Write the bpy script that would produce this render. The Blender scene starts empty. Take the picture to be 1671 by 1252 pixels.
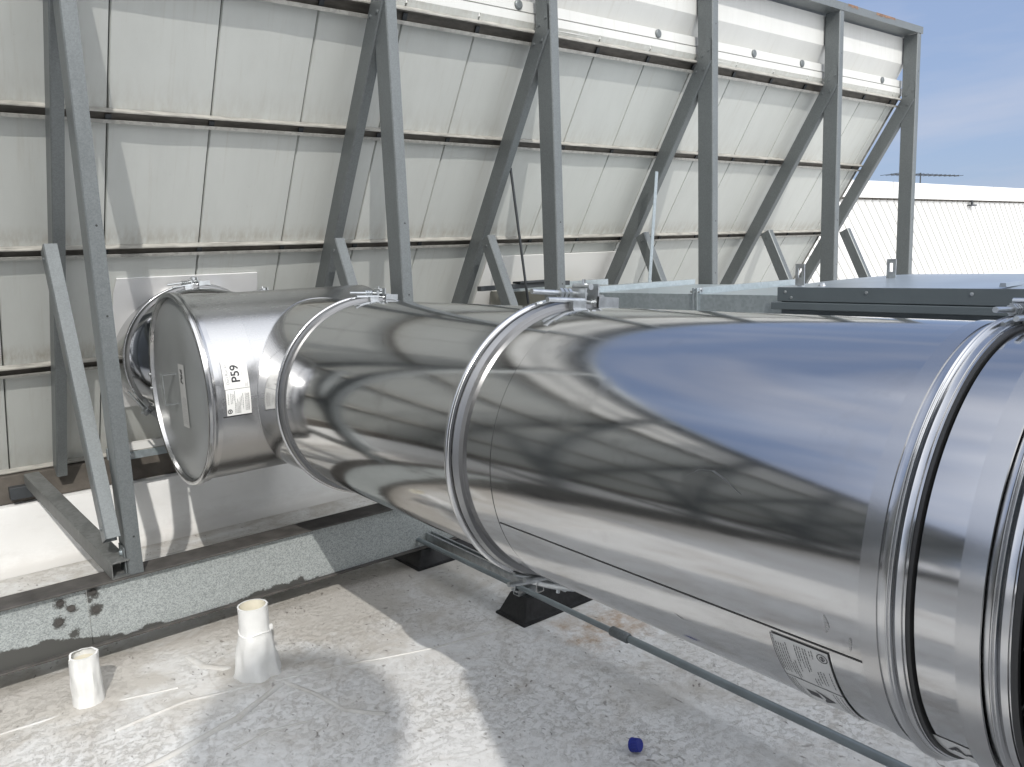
import bpy, bmesh, math, random
from mathutils import Vector, Matrix, noise
random.seed(7)
S = bpy.context.scene
C = S.collection
R = math.radians
PI = math.pi

# ------------------------------------------------------------------ camera
CAMZ = 1.55
cam_d = bpy.data.cameras.new("camera")
cam = bpy.data.objects.new("camera", cam_d); C.objects.link(cam)
RM = Matrix(((0.781, -0.130, 0.611), (-0.623, -0.100, 0.776), (-0.039, -0.987, -0.159)))
cx = (RM @ Vector((1, 0, 0))).normalized()
cz = -(RM @ Vector((0, 0, 1))); cz = (cz - cx * cz.dot(cx)).normalized()
cy = cz.cross(cx)
cam.matrix_world = Matrix(((cx.x, cy.x, cz.x, 0), (cx.y, cy.y, cz.y, 0), (cx.z, cy.z, cz.z, CAMZ), (0, 0, 0, 1)))
cam_d.sensor_width = 36
cam_d.lens = 36 * 1301 / 1671
cam_d.clip_start = 0.05
cam_d.clip_end = 2000
S.camera = cam
S.render.resolution_x = 1024; S.render.resolution_y = 767

# ------------------------------------------------------------------ light
AX, KZ = 0.41, 0.88                       # sunlight travels (AX, 1, -KZ)
sd = Vector((AX, 1, -KZ)).normalized()
sun_d = bpy.data.lights.new("sun", 'SUN'); sun_d.energy = 2.15; sun_d.angle = R(0.5); sun_d.color = (1, .965, .91)
sun = bpy.data.objects.new("sun", sun_d); C.objects.link(sun)
sun.rotation_euler = sd.to_track_quat('-Z', 'Y').to_euler(); sun.location = (-3, -6, 9)
W = bpy.data.worlds.new("World"); S.world = W; W.use_nodes = True
nt = W.node_tree; nt.nodes.clear()
def N(t, k, **kw):
    n = t.nodes.new(k)
    for a, b in kw.items():
        setattr(n, a, b)
    return n
sky = N(nt, 'ShaderNodeTexSky', sky_type='NISHITA', sun_disc=False)
sky.sun_elevation = math.asin(-sd.z); sky.sun_rotation = math.atan2(-sd.x, -sd.y)
sky.air_density = 1.0; sky.dust_density = 0.6; sky.ozone_density = 2.0
tc = N(nt, 'ShaderNodeTexCoord')
mp = N(nt, 'ShaderNodeMapping'); mp.inputs['Scale'].default_value = (1.0, 1.0, 4.5); mp.inputs['Rotation'].default_value = (R(8), R(-12), 0)
nz = N(nt, 'ShaderNodeTexNoise'); nz.inputs['Scale'].default_value = 2.6; nz.inputs['Detail'].default_value = 8; nz.inputs['Roughness'].default_value = .55; nz.inputs['Distortion'].default_value = .5
rp = N(nt, 'ShaderNodeValToRGB'); rp.color_ramp.elements[0].position = .42; rp.color_ramp.elements[1].position = .68
rp.color_ramp.elements[0].color = (.18, .18, .18, 1); rp.color_ramp.elements[1].color = (.62, .62, .62, 1)
mx = N(nt, 'ShaderNodeMix', data_type='RGBA'); mx.inputs['B'].default_value = (3.7, 3.9, 4.6, 1)
bg = N(nt, 'ShaderNodeBackground'); bg.inputs['Strength'].default_value = 0.13
out = N(nt, 'ShaderNodeOutputWorld')
L = nt.links.new
L(tc.outputs['Generated'], mp.inputs['Vector']); L(mp.outputs[0], nz.inputs['Vector']); L(nz.outputs['Fac'], rp.inputs[0])
mx0 = N(nt, 'ShaderNodeMix', data_type='RGBA'); mx0.inputs['Factor'].default_value = .78; mx0.inputs['B'].default_value = (1.45, 2.15, 3.75, 1)
L(rp.outputs[0], mx.inputs['Factor']); L(sky.outputs[0], mx0.inputs['A']); L(mx0.outputs['Result'], mx.inputs['A']); 
vd = N(nt, 'ShaderNodeVectorMath', operation='DOT_PRODUCT'); vd.inputs[1].default_value = (-sd.x, -sd.y, -sd.z * .8)
r2 = N(nt, 'ShaderNodeValToRGB'); r2.color_ramp.elements[0].position = .05; r2.color_ramp.elements[1].position = .95
r2.color_ramp.interpolation = 'EASE'
nz2 = N(nt, 'ShaderNodeTexNoise'); nz2.inputs['Scale'].default_value = 3.2; nz2.inputs['Detail'].default_value = 6
ml = N(nt, 'ShaderNodeMath', operation='MULTIPLY_ADD'); ml.inputs[1].default_value = .5; ml.inputs[2].default_value = -.2
ad = N(nt, 'ShaderNodeMath', operation='ADD')
L(tc.outputs['Generated'], vd.inputs[0]); L(tc.outputs['Generated'], nz2.inputs['Vector']); L(nz2.outputs['Fac'], ml.inputs[0]); L(vd.outputs['Value'], ad.inputs[0]); L(ml.outputs[0], ad.inputs[1])
L(ad.outputs[0], r2.inputs[0])
mx2 = N(nt, 'ShaderNodeMix', data_type='RGBA'); mx2.inputs['B'].default_value = (14.6, 14.8, 15.1, 1)      # bright hazy cloud round the sun
L(r2.outputs[0], mx2.inputs['Factor']); L(mx.outputs['Result'], mx2.inputs['A']); L(mx2.outputs['Result'], bg.inputs['Color']); L(bg.outputs[0], out.inputs[0])
S.view_settings.view_transform = 'Standard'; S.view_settings.look = 'None'
S.view_settings.exposure = 0.31; S.view_settings.gamma = 1; S.view_settings.use_curve_mapping = False

# ------------------------------------------------------------------ materials
def mat(name):
    m = bpy.data.materials.new(name); m.use_nodes = True
    t = m.node_tree; b = t.nodes['Principled BSDF']
    return m, t, b
def tnoise(t, scale, detail=5, rough=.55, vec=None, stretch=None, dist=0):
    n = N(t, 'ShaderNodeTexNoise'); n.inputs['Scale'].default_value = scale; n.inputs['Detail'].default_value = detail
    n.inputs['Roughness'].default_value = rough; n.inputs['Distortion'].default_value = dist
    if vec is None:
        c = t.nodes.get('TC') or N(t, 'ShaderNodeTexCoord', name='TC'); vec = c.outputs['Object']
    if stretch:
        m = N(t, 'ShaderNodeMapping'); m.inputs['Scale'].default_value = stretch
        t.links.new(vec, m.inputs['Vector']); vec = m.outputs[0]
    t.links.new(vec, n.inputs['Vector'])
    return n.outputs['Fac']
def tramp(t, src, stops):
    r = N(t, 'ShaderNodeValToRGB'); e = r.color_ramp.elements
    while len(e) < len(stops): e.new(.5)
    for i, (p, c) in enumerate(stops):
        e[i].position = p
        e[i].color = (c, c, c, 1) if not isinstance(c, tuple) else (*c, 1)
    t.links.new(src, r.inputs[0]); return r.outputs[0]
def tmix(t, fac, a, b, mode='MIX'):
    m = N(t, 'ShaderNodeMix', data_type='RGBA', blend_type=mode)
    for k, v in (('Factor', fac), ('A', a), ('B', b)):
        i = m.inputs[k]
        if isinstance(v, (int, float)): i.default_value = v
        elif isinstance(v, tuple): i.default_value = (*v, 1)
        else: t.links.new(v, i)
    return m.outputs['Result']
def tmath(t, op, a, b=0.0, clamp=False):
    m = N(t, 'ShaderNodeMath', operation=op, use_clamp=clamp)
    for i, v in enumerate((a, b)):
        if isinstance(v, (int, float)): m.inputs[i].default_value = v
        else: t.links.new(v, m.inputs[i])
    return m.outputs[0]
def tbump(t, b, h, strength, dist=.01):
    n = N(t, 'ShaderNodeBump'); n.inputs['Strength'].default_value = strength; n.inputs['Distance'].default_value = dist
    t.links.new(h, n.inputs['Height']); t.links.new(n.outputs[0], b.inputs['Normal'])
def xyz(t):
    c = t.nodes.get('TC') or N(t, 'ShaderNodeTexCoord', name='TC')
    s = N(t, 'ShaderNodeSeparateXYZ'); t.links.new(c.outputs['Object'], s.inputs[0]); return s.outputs

def simple(name, col, rough=.6, metal=0, var=.12, scale=6, bump=0, bscale=60, stretch=None, spec=None):
    m, t, b = mat(name)
    n = tnoise(t, scale, 6, stretch=stretch)
    lo = tuple(c * (1 - var) for c in col); hi = tuple(min(1, c * (1 + var)) for c in col)
    t.links.new(tramp(t, n, [(.3, lo), (.7, hi)]), b.inputs['Base Color'])
    b.inputs['Roughness'].default_value = rough; b.inputs['Metallic'].default_value = metal
    if spec is not None: b.inputs['Specular IOR Level'].default_value = spec
    if bump: tbump(t, b, tnoise(t, bscale, 4), bump, .004)
    return m

def m_stainless(name, base=.50, rough=.13, axis='Y', streak=.5, aniso=0.0, spots=1):
    m, t, b = mat(name)
    st = (3, .5, 3) if axis == 'Y' else (.5, 3, 3)
    f = tuple(v * 9 for v in st)
    n1 = tnoise(t, 2.2, 6, .6, stretch=st)
    n2 = tnoise(t, 6, 3, .5, stretch=f)
    blot = tramp(t, tnoise(t, 5.5, 7, .7), [(.58, 0.0), (.76, 1.0)])
    colr = tramp(t, n1, [(.25, (base * .93, base * .93, base * .94)), (.75, (base * 1.05, base * 1.05, base * 1.05))])
    colr = tmix(t, tmath(t, 'MULTIPLY', blot, .24 * spots), colr, (base * .6, base * .58, base * .55))
    t.links.new(colr, b.inputs['Base Color'])
    b.inputs['Metallic'].default_value = 1
    r1 = tramp(t, n1, [(.2, rough * .8), (.8, rough * 1.3)])
    r2 = tmath(t, 'MULTIPLY', n2, rough * streak)
    r3 = tmath(t, 'ADD', tmath(t, 'MULTIPLY', blot, .10 * spots), tmath(t, 'MULTIPLY', tramp(t, tnoise(t, 1.6, 6, .65), [(.45, 0.0), (.75, 1.0)]), .045 * spots))
    t.links.new(tmath(t, 'ADD', tmath(t, 'ADD', r1, r2), r3), b.inputs['Roughness'])
    if aniso:
        b.inputs['Anisotropic'].default_value = aniso
        tg = N(t, 'ShaderNodeTangent', direction_type='RADIAL', axis=axis); t.links.new(tg.outputs[0], b.inputs['Tangent'])
    w = tmath(t, 'ADD', tmath(t, 'MULTIPLY', tnoise(t, 1.5, 2, .4, stretch=(2, .8, 2)), 1.0), tmath(t, 'MULTIPLY', n2, .02))
    if spots: tbump(t, b, w, .024, .02)
    return m

def m_galv(name, lo, hi, rough=.45, metal=.55, scale=90, dirt=.25):
    m, t, b = mat(name)
    v = N(t, 'ShaderNodeTexVoronoi', feature='F1'); v.inputs['Scale'].default_value = scale
    c = t.nodes.get('TC') or N(t, 'ShaderNodeTexCoord', name='TC'); t.links.new(c.outputs['Object'], v.inputs['Vector'])
    sp = N(t, 'ShaderNodeSeparateColor'); t.links.new(v.outputs['Color'], sp.inputs[0])
    n = tnoise(t, scale * .35, 5, .7)
    f = tmath(t, 'ADD', tmath(t, 'MULTIPLY', sp.outputs[0], .5), tmath(t, 'MULTIPLY', n, .5))
    col = tramp(t, f, [(.25, lo), (.75, hi)])
    d = tramp(t, tnoise(t, 4, 8, .7, stretch=(1, 1, .35)), [(.5, 0.0), (.72, 1.0)])
    col = tmix(t, tmath(t, 'MULTIPLY', d, dirt), col, tuple(x * .45 for x in lo))
    wr = tramp(t, tnoise(t, 7, 9, .8, stretch=(1, 1, .6)), [(.62, 0.0), (.72, 1.0)])
    col = tmix(t, tmath(t, 'MULTIPLY', wr, .30), col, (.46, .48, .47))
    t.links.new(col, b.inputs['Base Color'])
    b.inputs['Metallic'].default_value = metal
    t.links.new(tmath(t, 'ADD', tmath(t, 'MULTIPLY', f, .2), rough - .1), b.inputs['Roughness'])
    tbump(t, b, n, .15, .002)
    return m

M = {}
M['duct'] = m_stainless('stainless_sheet', .54, .075)
M['drum'] = m_stainless('stainless_brushed', .50, .20, 'X', .4, .35, 0)
M['cap'] = simple('stainless_dull', (.40, .415, .42), .40, .65, .04, 3)
M['ring'] = m_stainless('stainless_ring', .60, .17, 'Y', .3, 0, 0)
M['band'] = m_stainless('stainless_band', .52, .17, 'Y', .3, 0, 0)
M['groove'] = m_stainless('stainless_groove', .30, .25)
M['rail_shade'] = simple('rail_recess_shade', (.115, .105, .09), .6, .1, .4, 10, stretch=(1, 4, 4))  # shade inside the open rail channels, put into the colour
M['rubber'] = simple('dark_gap', (.035, .035, .035), .5)
M['zinc'] = simple('zinc_plate', (.55, .57, .58), .28, .9, .2, 30)
M['steel'] = m_galv('galvanised_frame', (.142, .155, .158), (.178, .194, .198), .42, .35, 220, .25)
M['galv'] = m_galv('galvanised_sheet', (.36, .41, .43), (.43, .48, .505), .38, .6, 70, .12)
M['galv_dark'] = simple('aged_flange', (.075, .07, .065), .7, .1, .35, 14, .2)
M['unit'] = simple('painted_unit', (.10, .12, .13), .38, .1, .08, 5)
M['unit_top'] = simple('unit_top', (.38, .43, .48), .3, .6, .12, 3)
M['conduit'] = simple('conduit_zinc', (.25, .285, .295), .4, .4, .15, 8)
M['dark'] = simple('dark_steel', (.05, .055, .06), .5, .3, .2, 10)
M['white'] = simple('white_label', (.78, .78, .76), .35, 0, .03, 10)
M['clear_label'] = simple('label_film', (.60, .60, .59), .3, .15, .05, 10)
M['ink'] = simple('label_ink', (.03, .03, .035), .5)
M['greyink'] = simple('grey_ink', (.22, .22, .23), .5)
M['blue'] = simple('blue_plastic', (.006, .02, .26), .35, 0, .1, 20)
M['block'] = simple('black_rubber', (.012, .012, .013), .5, 0, .5, 50, .3)
M['pvc_in'] = simple('pvc_inside', (.78, .74, .62), .5, 0, .06, 20)
M['pvc'] = simple('painted_pvc', (.76, .76, .74), .5, 0, .06, 12, .7, 26)
M['far'] = simple('far_white_panel', (.74, .735, .715), .6, 0, .02, 1)
M['farline'] = simple('far_white_rib', (.50, .495, .48), .7, 0, .02, 1)
M['curbsill'] = simple('rusty_sill', (.10, .088, .075), .75, 0, .35, 9, .2)
M['tan'] = simple('tan_sheet', (.24, .24, .21), .5, .1, .15, 5)

# wall panels: pale paint with chalky streaks and grime gathered on the seams
def m_panel(name, base):
    m, t, b = mat(name)
    n = tnoise(t, 3.0, 8, .65, stretch=(2.2, 1, .5))
    n2 = tnoise(t, 30, 5, .7)
    col = tramp(t, n, [(.25, tuple(c * .94 for c in base)), (.55, base), (.8, tuple(min(1, c * 1.03) for c in base))])
    d = tramp(t, tnoise(t, 1.3, 9, .75, stretch=(1.5, 1, .7)), [(.52, 0.0), (.8, 1.0)])
    col = tmix(t, tmath(t, 'MULTIPLY', d, .20), col, (.34, .33, .29))
    sp = tramp(t, n2, [(.66, 0.0), (.72, 1.0)])
    col = tmix(t, tmath(t, 'MULTIPLY', sp, .12), col, (.25, .22, .18))
    at = N(t, 'ShaderNodeAttribute', attribute_name='edge')
    rust = tmath(t, 'MULTIPLY', at.outputs['Fac'], tramp(t, tnoise(t, 14, 6, .7, stretch=(2.5, 1, .5)), [(.38, .1), (.62, 1.0)]))
    col = tmix(t, tmath(t, 'MULTIPLY', rust, .60), col, (.26, .21, .15))
    run = tramp(t, tnoise(t, 9, 5, .7, stretch=(4, .3, .12)), [(.56, 0.0), (.70, 1.0)])
    col = tmix(t, tmath(t, 'MULTIPLY', run, .20), col, (.36, .33, .27))
    oi = N(t, 'ShaderNodeObjectInfo')
    hv = N(t, 'ShaderNodeHueSaturation'); t.links.new(col, hv.inputs['Color'])
    t.links.new(tmath(t, 'ADD', .95, tmath(t, 'MULTIPLY', oi.outputs['Random'], .09)), hv.inputs['Value'])
    t.links.new(hv.outputs[0], b.inputs['Base Color'])
    b.inputs['Roughness'].default_value = .55
    tbump(t, b, tnoise(t, 1.2, 2), .25, .04)
    return m
M['panel'] = m_panel('pale_panel', (.545, .56, .535))
M['fascia'] = m_panel('white_fascia', (.575, .578, .56))
M['lip'] = simple('rail_paint', (.36, .35, .32), .5, .1, .35, 12, stretch=(1, 4, 4))
M['lip_dark'] = m_galv('rail_steel', (.30, .295, .275), (.42, .415, .39), .5, .2, 60, .45)

# roof membrane
def m_roof():
    m, t, b = mat('roof_membrane')
    P = xyz(t)
    big = tnoise(t, .9, 8, .62)
    mid = tnoise(t, 4.5, 9, .70, dist=.6)
    fine = tnoise(t, 38, 6, .65)
    def band(c, k): return tmath(t, 'SUBTRACT', 1.0, tmath(t, 'MULTIPLY', tmath(t, 'ABSOLUTE', tmath(t, 'SUBTRACT', P[1], c)), k), True)
    grime = tmath(t, 'ADD', mid, tmath(t, 'MULTIPLY', band(3.15, 1.7), .20))
    grime = tmath(t, 'ADD', grime, tmath(t, 'MULTIPLY', band(4.45, 3.0), .08))
    grime = tmath(t, 'ADD', grime, tmath(t, 'MULTIPLY', tmath(t, 'SUBTRACT', big, .5), .7))
    # dirt that gathers round the pipes, the rubber block and along the beam
    for hx_, hy_, hr_, hk in ((.972, 2.885, .17, .30), (.422, 3.10, .13, .26), (2.2, 2.56, .30, .22), (1.45, 3.25, .35, .16), (.2, 3.3, .3, .14)):
        ax_ = tmath(t, 'SUBTRACT', P[0], hx_); ay_ = tmath(t, 'SUBTRACT', P[1], hy_)
        d_ = tmath(t, 'SQRT', tmath(t, 'ADD', tmath(t, 'MULTIPLY', ax_, ax_), tmath(t, 'MULTIPLY', ay_, ay_)))
        grime = tmath(t, 'ADD', grime, tmath(t, 'MULTIPLY', tmath(t, 'SUBTRACT', 1.0, tmath(t, 'DIVIDE', d_, hr_), True), hk))
    for by_, bk, bs in ((3.36, 7.0, .24), (4.73, 9.0, .16)):
        grime = tmath(t, 'ADD', grime, tmath(t, 'MULTIPLY', band(by_, bk), bs))
    gm = tramp(t, grime, [(.46, 0.0), (.74, 1.0)])
    col = tramp(t, mid, [(.3, (.70, .70, .69)), (.7, (.80, .80, .79))])
    col = tmix(t, tmath(t, 'MULTIPLY', gm, .74), col, (.42, .385, .335))
    # eroded coating: pale skin broken up by grey pits
    er = tnoise(t, 34, 9, .78, dist=.3)
    pat0 = tramp(t, tnoise(t, 2.1, 6, .7), [(.38, .15), (.62, 1.0)])
    mo = tmath(t, 'MULTIPLY', tramp(t, er, [(.50, 0.0), (.58, 1.0)]), pat0)
    col = tmix(t, tmath(t, 'MULTIPLY', mo, .42), col, (.42, .395, .35))
    # short dark flecks, patchy
    c = t.nodes['TC']; fls = None
    for k, (sc_, rot, thr) in enumerate(((20, 35, .11), (31, -25, .13), (46, 70, .15))):
        nn = N(t, 'ShaderNodeTexNoise'); nn.inputs['Scale'].default_value = 7 + k; nn.inputs['Detail'].default_value = 3
        t.links.new(c.outputs['Object'], nn.inputs['Vector'])
        vm = N(t, 'ShaderNodeVectorMath', operation='MULTIPLY_ADD'); t.links.new(nn.outputs['Color'], vm.inputs[0]); vm.inputs[1].default_value = (.12, .12, 0); t.links.new(c.outputs['Object'], vm.inputs[2])
        mpp = N(t, 'ShaderNodeMapping'); mpp.inputs['Rotation'].default_value = (0, 0, R(rot)); mpp.inputs['Scale'].default_value = (1, .45, 1)
        sp = N(t, 'ShaderNodeTexVoronoi', feature='F1'); sp.inputs['Scale'].default_value = sc_; sp.inputs['Randomness'].default_value = 1
        t.links.new(vm.outputs[0], mpp.inputs['Vector']); t.links.new(mpp.outputs[0], sp.inputs['Vector'])
        fl = tramp(t, sp.outputs['Distance'], [(thr * .6, 1.0), (thr * 1.3, 0.0)])
        rnd = N(t, 'ShaderNodeSeparateColor'); t.links.new(sp.outputs['Color'], rnd.inputs[0])
        pat = tramp(t, tnoise(t, 2.3 + k, 6, .7), [(.42, 0.0), (.60, 1.0)])
        fl = tmath(t, 'MULTIPLY', tmath(t, 'MULTIPLY', fl, pat), tramp(t, rnd.outputs[0], [(.25, 0.0), (.4, 1.0)]))
        fls = fl if fls is None else tmath(t, 'MAXIMUM', fls, fl)
    col = tmix(t, tmath(t, 'MULTIPLY', fls, .8), col, (.12, .10, .085))
    # rust stain next to the rubber block
    dx = tmath(t, 'MULTIPLY', tmath(t, 'SUBTRACT', P[0], 2.24), 2.0); dy = tmath(t, 'MULTIPLY', tmath(t, 'SUBTRACT', P[1], 2.24), 3.2)
    dd = tmath(t, 'SQRT', tmath(t, 'ADD', tmath(t, 'MULTIPLY', dx, dx), tmath(t, 'MULTIPLY', dy, dy)))
    st = tmath(t, 'SUBTRACT', tmath(t, 'ADD', tmath(t, 'MULTIPLY', tnoise(t, 9, 7, .7), 1.6), -.05), dd)
    st = tramp(t, st, [(.12, 0.0), (.55, 1.0)])
    col = tmix(t, tmath(t, 'MULTIPLY', tmath(t, 'MULTIPLY', st, tramp(t, tnoise(t, 16, 7, .75), [(.38, .1), (.6, 1.0)])), .75), col, (.36, .215, .10))
    ring = tramp(t, tnoise(t, 1.7, 3, .5, dist=1.5), [(.495, 0.0), (.505, 1.0), (.53, 0.0)])
    col = tmix(t, tmath(t, 'MULTIPLY', ring, .22), col, (.35, .31, .27))
    t.links.new(col, b.inputs['Base Color'])
    t.links.new(tramp(t, mid, [(.3, .5), (.7, .75)]), b.inputs['Roughness'])
    h = tmath(t, 'ADD', tmath(t, 'MULTIPLY', fine, .3), tmath(t, 'MULTIPLY', mid, 1.0))
    h = tmath(t, 'SUBTRACT', h, tmath(t, 'MULTIPLY', mo, .35))
    h = tmath(t, 'ADD', h, tmath(t, 'MULTIPLY', tnoise(t, 13, 5, .65, dist=.5), .6))
    tbump(t, b, h, .6, .012)
    return m
M['roof'] = m_roof()
def m_curb():
    m, t, b = mat('curb_membrane')
    n = tnoise(t, 2.5, 8, .6)
    col = tramp(t, n, [(.3, (.76, .76, .75)), (.7, (.82, .82, .81))])
    P = xyz(t)
    low = tmath(t, 'SUBTRACT', .55, tmath(t, 'MULTIPLY', P[2], 4.5), True)
    g = tramp(t, tmath(t, 'ADD', tnoise(t, 6, 8, .75, stretch=(.6, 1, 1.5)), low), [(.55, 0.0), (.95, 1.0)])
    col = tmix(t, tmath(t, 'MULTIPLY', g, .38), col, (.42, .39, .35))
    t.links.new(col, b.inputs['Base Color']); b.inputs['Roughness'].default_value = .5
    tbump(t, b, tnoise(t, 1.8, 4, .5), .5, .04)
    return m
M['curb'] = m_curb()
# beam web: bright spangled zinc, flaked away to dark primer along the bottom and round the bolts
BOLTS = []
def m_web(bolts):
    m, t, b = mat('flaked_zinc_web')
    v = N(t, 'ShaderNodeTexVoronoi', feature='F1'); v.inputs['Scale'].default_value = 260
    c = N(t, 'ShaderNodeTexCoord', name='TC'); t.links.new(c.outputs['Object'], v.inputs['Vector'])
    s = N(t, 'ShaderNodeSeparateColor'); t.links.new(v.outputs['Color'], s.inputs[0])
    f = tmath(t, 'ADD', tmath(t, 'MULTIPLY', s.outputs[0], .55), tmath(t, 'MULTIPLY', tnoise(t, 60, 5, .7), .45))
    col = tramp(t, f, [(.15, (.23, .25, .25)), (.85, (.50, .535, .53))])
    P = xyz(t)
    wav = tnoise(t, 7, 8, .68)
    wav2 = tnoise(t, 1.6, 3)
    zz = tmath(t, 'SUBTRACT', P[2], .098)
    edge = tmath(t, 'ADD', tmath(t, 'MULTIPLY', tmath(t, 'SUBTRACT', wav, .47), .13), tmath(t, 'MULTIPLY', tmath(t, 'SUBTRACT', wav2, .5), .12))
    left = tmath(t, 'MULTIPLY', tmath(t, 'SUBTRACT', .62, P[0], True), .24)
    k = tmath(t, 'SUBTRACT', tmath(t, 'ADD', tmath(t, 'ADD', edge, left), -.011), zz)
    msk = tramp(t, tmath(t, 'ADD', tmath(t, 'MULTIPLY', k, 40), .5), [(.35, 0.0), (.6, 1.0)])
    for bx, bz, br in bolts:
        dx = tmath(t, 'SUBTRACT', P[0], bx); dz = tmath(t, 'SUBTRACT', P[2], bz)
        d = tmath(t, 'SQRT', tmath(t, 'ADD', tmath(t, 'MULTIPLY', dx, dx), tmath(t, 'MULTIPLY', dz, dz)))
        d = tmath(t, 'ADD', d, tmath(t, 'MULTIPLY', tmath(t, 'SUBTRACT', tnoise(t, 38, 6, .75), .5), .075))
        q = tramp(t, tmath(t, 'MULTIPLY', d, 10), [(br * 10 - .05, 1.0), (br * 10 + .05, 0.0)])
        msk = tmath(t, 'MAXIMUM', msk, q)
    col = tmix(t, msk, col, (.085, .085, .08))
    t.links.new(col, b.inputs['Base Color'])
    b.inputs['Metallic'].default_value = .25; b.inputs['Roughness'].default_value = .5
    tbump(t, b, tmath(t, 'SUBTRACT', f, msk), .25, .002)
    return m

# ------------------------------------------------------------------ builders
def link(name, bm, m, parent=None, smooth=None):
    me = bpy.data.meshes.new(name); bm.normal_update(); bm.to_mesh(me); bm.free()
    ms = m if isinstance(m, (list, tuple)) else [m]
    for x in ms: me.materials.append(x)
    o = bpy.data.objects.new(name, me); C.objects.link(o)
    if parent: o.parent = parent
    if smooth:
        for p in me.polygons: p.use_smooth = True
        me.set_sharp_from_angle(angle=R(smooth))
    return o
def tag(o, label=None, cat=None, group=None, kind=None):
    if label: o['label'] = label
    if cat: o['category'] = cat
    if group: o['group'] = group
    if kind: o['kind'] = kind
    return o
def empty(name, loc=(0, 0, 0)):
    o = bpy.data.objects.new(name, None); C.objects.link(o); o.location = loc; o.empty_display_size = .1
    return o
def box(bm, x0, x1, y0, y1, z0, z1, bev=0, mi=0):
    vs = [bm.verts.new((x, y, z)) for z in (z0, z1) for x, y in ((x0, y0), (x1, y0), (x1, y1), (x0, y1))]
    fs = [bm.faces.new([vs[i] for i in q]) for q in ((3, 2, 1, 0), (4, 5, 6, 7), (0, 1, 5, 4), (1, 2, 6, 5), (2, 3, 7, 6), (3, 0, 4, 7))]
    for f in fs: f.material_index = mi
    if bev:
        es = list({e for f in fs for e in f.edges})
        bmesh.ops.bevel(bm, geom=es, offset=bev, segments=2, affect='EDGES', profile=.5)
    return vs
def extrude(bm, prof, p0, p1, side, up, closed=True, mi=0, cap=True):
    """sweep a 2D profile [(s,u)] from p0 to p1"""
    p0 = Vector(p0); p1 = Vector(p1); side = Vector(side); up = Vector(up)
    a = [bm.verts.new(p0 + side * s + up * u) for s, u in prof]
    b = [bm.verts.new(p1 + side * s + up * u) for s, u in prof]
    n = len(prof)
    for i in range(n if closed else n - 1):
        j = (i + 1) % n
        f = bm.faces.new((a[i], a[j], b[j], b[i])); f.material_index = mi
    if closed and cap:
        for q in (list(reversed(a)), b):
            f = bm.faces.new(q); f.material_index = mi
    return a, b
def cprof(depth, width, t=.004, lip=.012):
    """lipped channel: web at side 0, open towards +side; u is depth"""
    d = depth / 2
    r = .005
    return [(0, -d + r), (r, -d), (width, -d), (width, -d + lip), (width - t, -d + lip), (width - t, -d + t), (t + r * .6, -d + t), (t, -d + t + r * .6),
            (t, d - t - r * .6), (t + r * .6, d - t), (width - t, d - t), (width - t, d - lip), (width, d - lip), (width, d), (r, d), (0, d - r)]
def tube(bm, pts, r, seg=12, cap=True, mi=0):
    pts = [Vector(p) for p in pts]
    rings = []
    t0 = (pts[1] - pts[0]).normalized()
    n = t0.orthogonal().normalized()
    for i, p in enumerate(pts):
        a = pts[max(i - 1, 0)]; b = pts[min(i + 1, len(pts) - 1)]
        t = (b - a).normalized(); n = (n - t * n.dot(t)).normalized(); bb = t.cross(n)
        rr = r[i] if isinstance(r, (list, tuple)) else r
        rings.append([bm.verts.new(p + (n * math.cos(k * 2 * PI / seg) + bb * math.sin(k * 2 * PI / seg)) * rr) for k in range(seg)])
    for a, b in zip(rings, rings[1:]):
        for k in range(seg):
            f = bm.faces.new((a[k], a[(k + 1) % seg], b[(k + 1) % seg], b[k])); f.material_index = mi
    if cap:
        f = bm.faces.new(list(reversed(rings[0]))); f.material_index = mi
        f = bm.faces.new(rings[-1]); f.material_index = mi
def revolve(bm, prof, c, axis, seg=160, a0=0, a1=2 * PI, mi=0):
    """prof [(t,r)] revolved round an axis through c along 'X','Y' or 'Z'"""
    full = abs(a1 - a0 - 2 * PI) < 1e-6
    n = seg if full else seg + 1
    rings = []
    for t, r in prof:
        ring = []
        for k in range(n):
            a = a0 + (a1 - a0) * k / seg
            ca, sa = math.cos(a) * r, math.sin(a) * r
            if axis == 'Y': v = (c[0] + ca, t, c[2] + sa)
            elif axis == 'X': v = (t, c[1] + ca, c[2] + sa)
            else: v = (c[0] + ca, c[1] + sa, t)
            ring.append(bm.verts.new(v))
        rings.append(ring)
    for a, b in zip(rings, rings[1:]):
        for k in range(seg if full else seg):
            j = (k + 1) % n
            q = (a[k], b[k], b[j], a[j]) if axis == 'Y' else (a[k], a[j], b[j], b[k])
            f = bm.faces.new(q); f.material_index = mi
    return rings
def bolt(bm, p, d, r=.012, h=.008):
    """hex head with washer at p pointing along d"""
    p = Vector(p); d = Vector(d).normalized(); n = d.orthogonal().normalized(); b = d.cross(n)
    for rr, z0, z1, sg in ((r * 1.5, 0, h * .25, 16), (r, h * .25, h, 6)):
        a = [bm.verts.new(p + d * z0 + (n * math.cos(k * 2 * PI / sg) + b * math.sin(k * 2 * PI / sg)) * rr) for k in range(sg)]
        c = [bm.verts.new(p + d * z1 + (n * math.cos(k * 2 * PI / sg) + b * math.sin(k * 2 * PI / sg)) * rr * .95) for k in range(sg)]
        for k in range(sg): bm.faces.new((a[k], a[(k + 1) % sg], c[(k + 1) % sg], c[k]))
        bm.faces.new(c)
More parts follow.
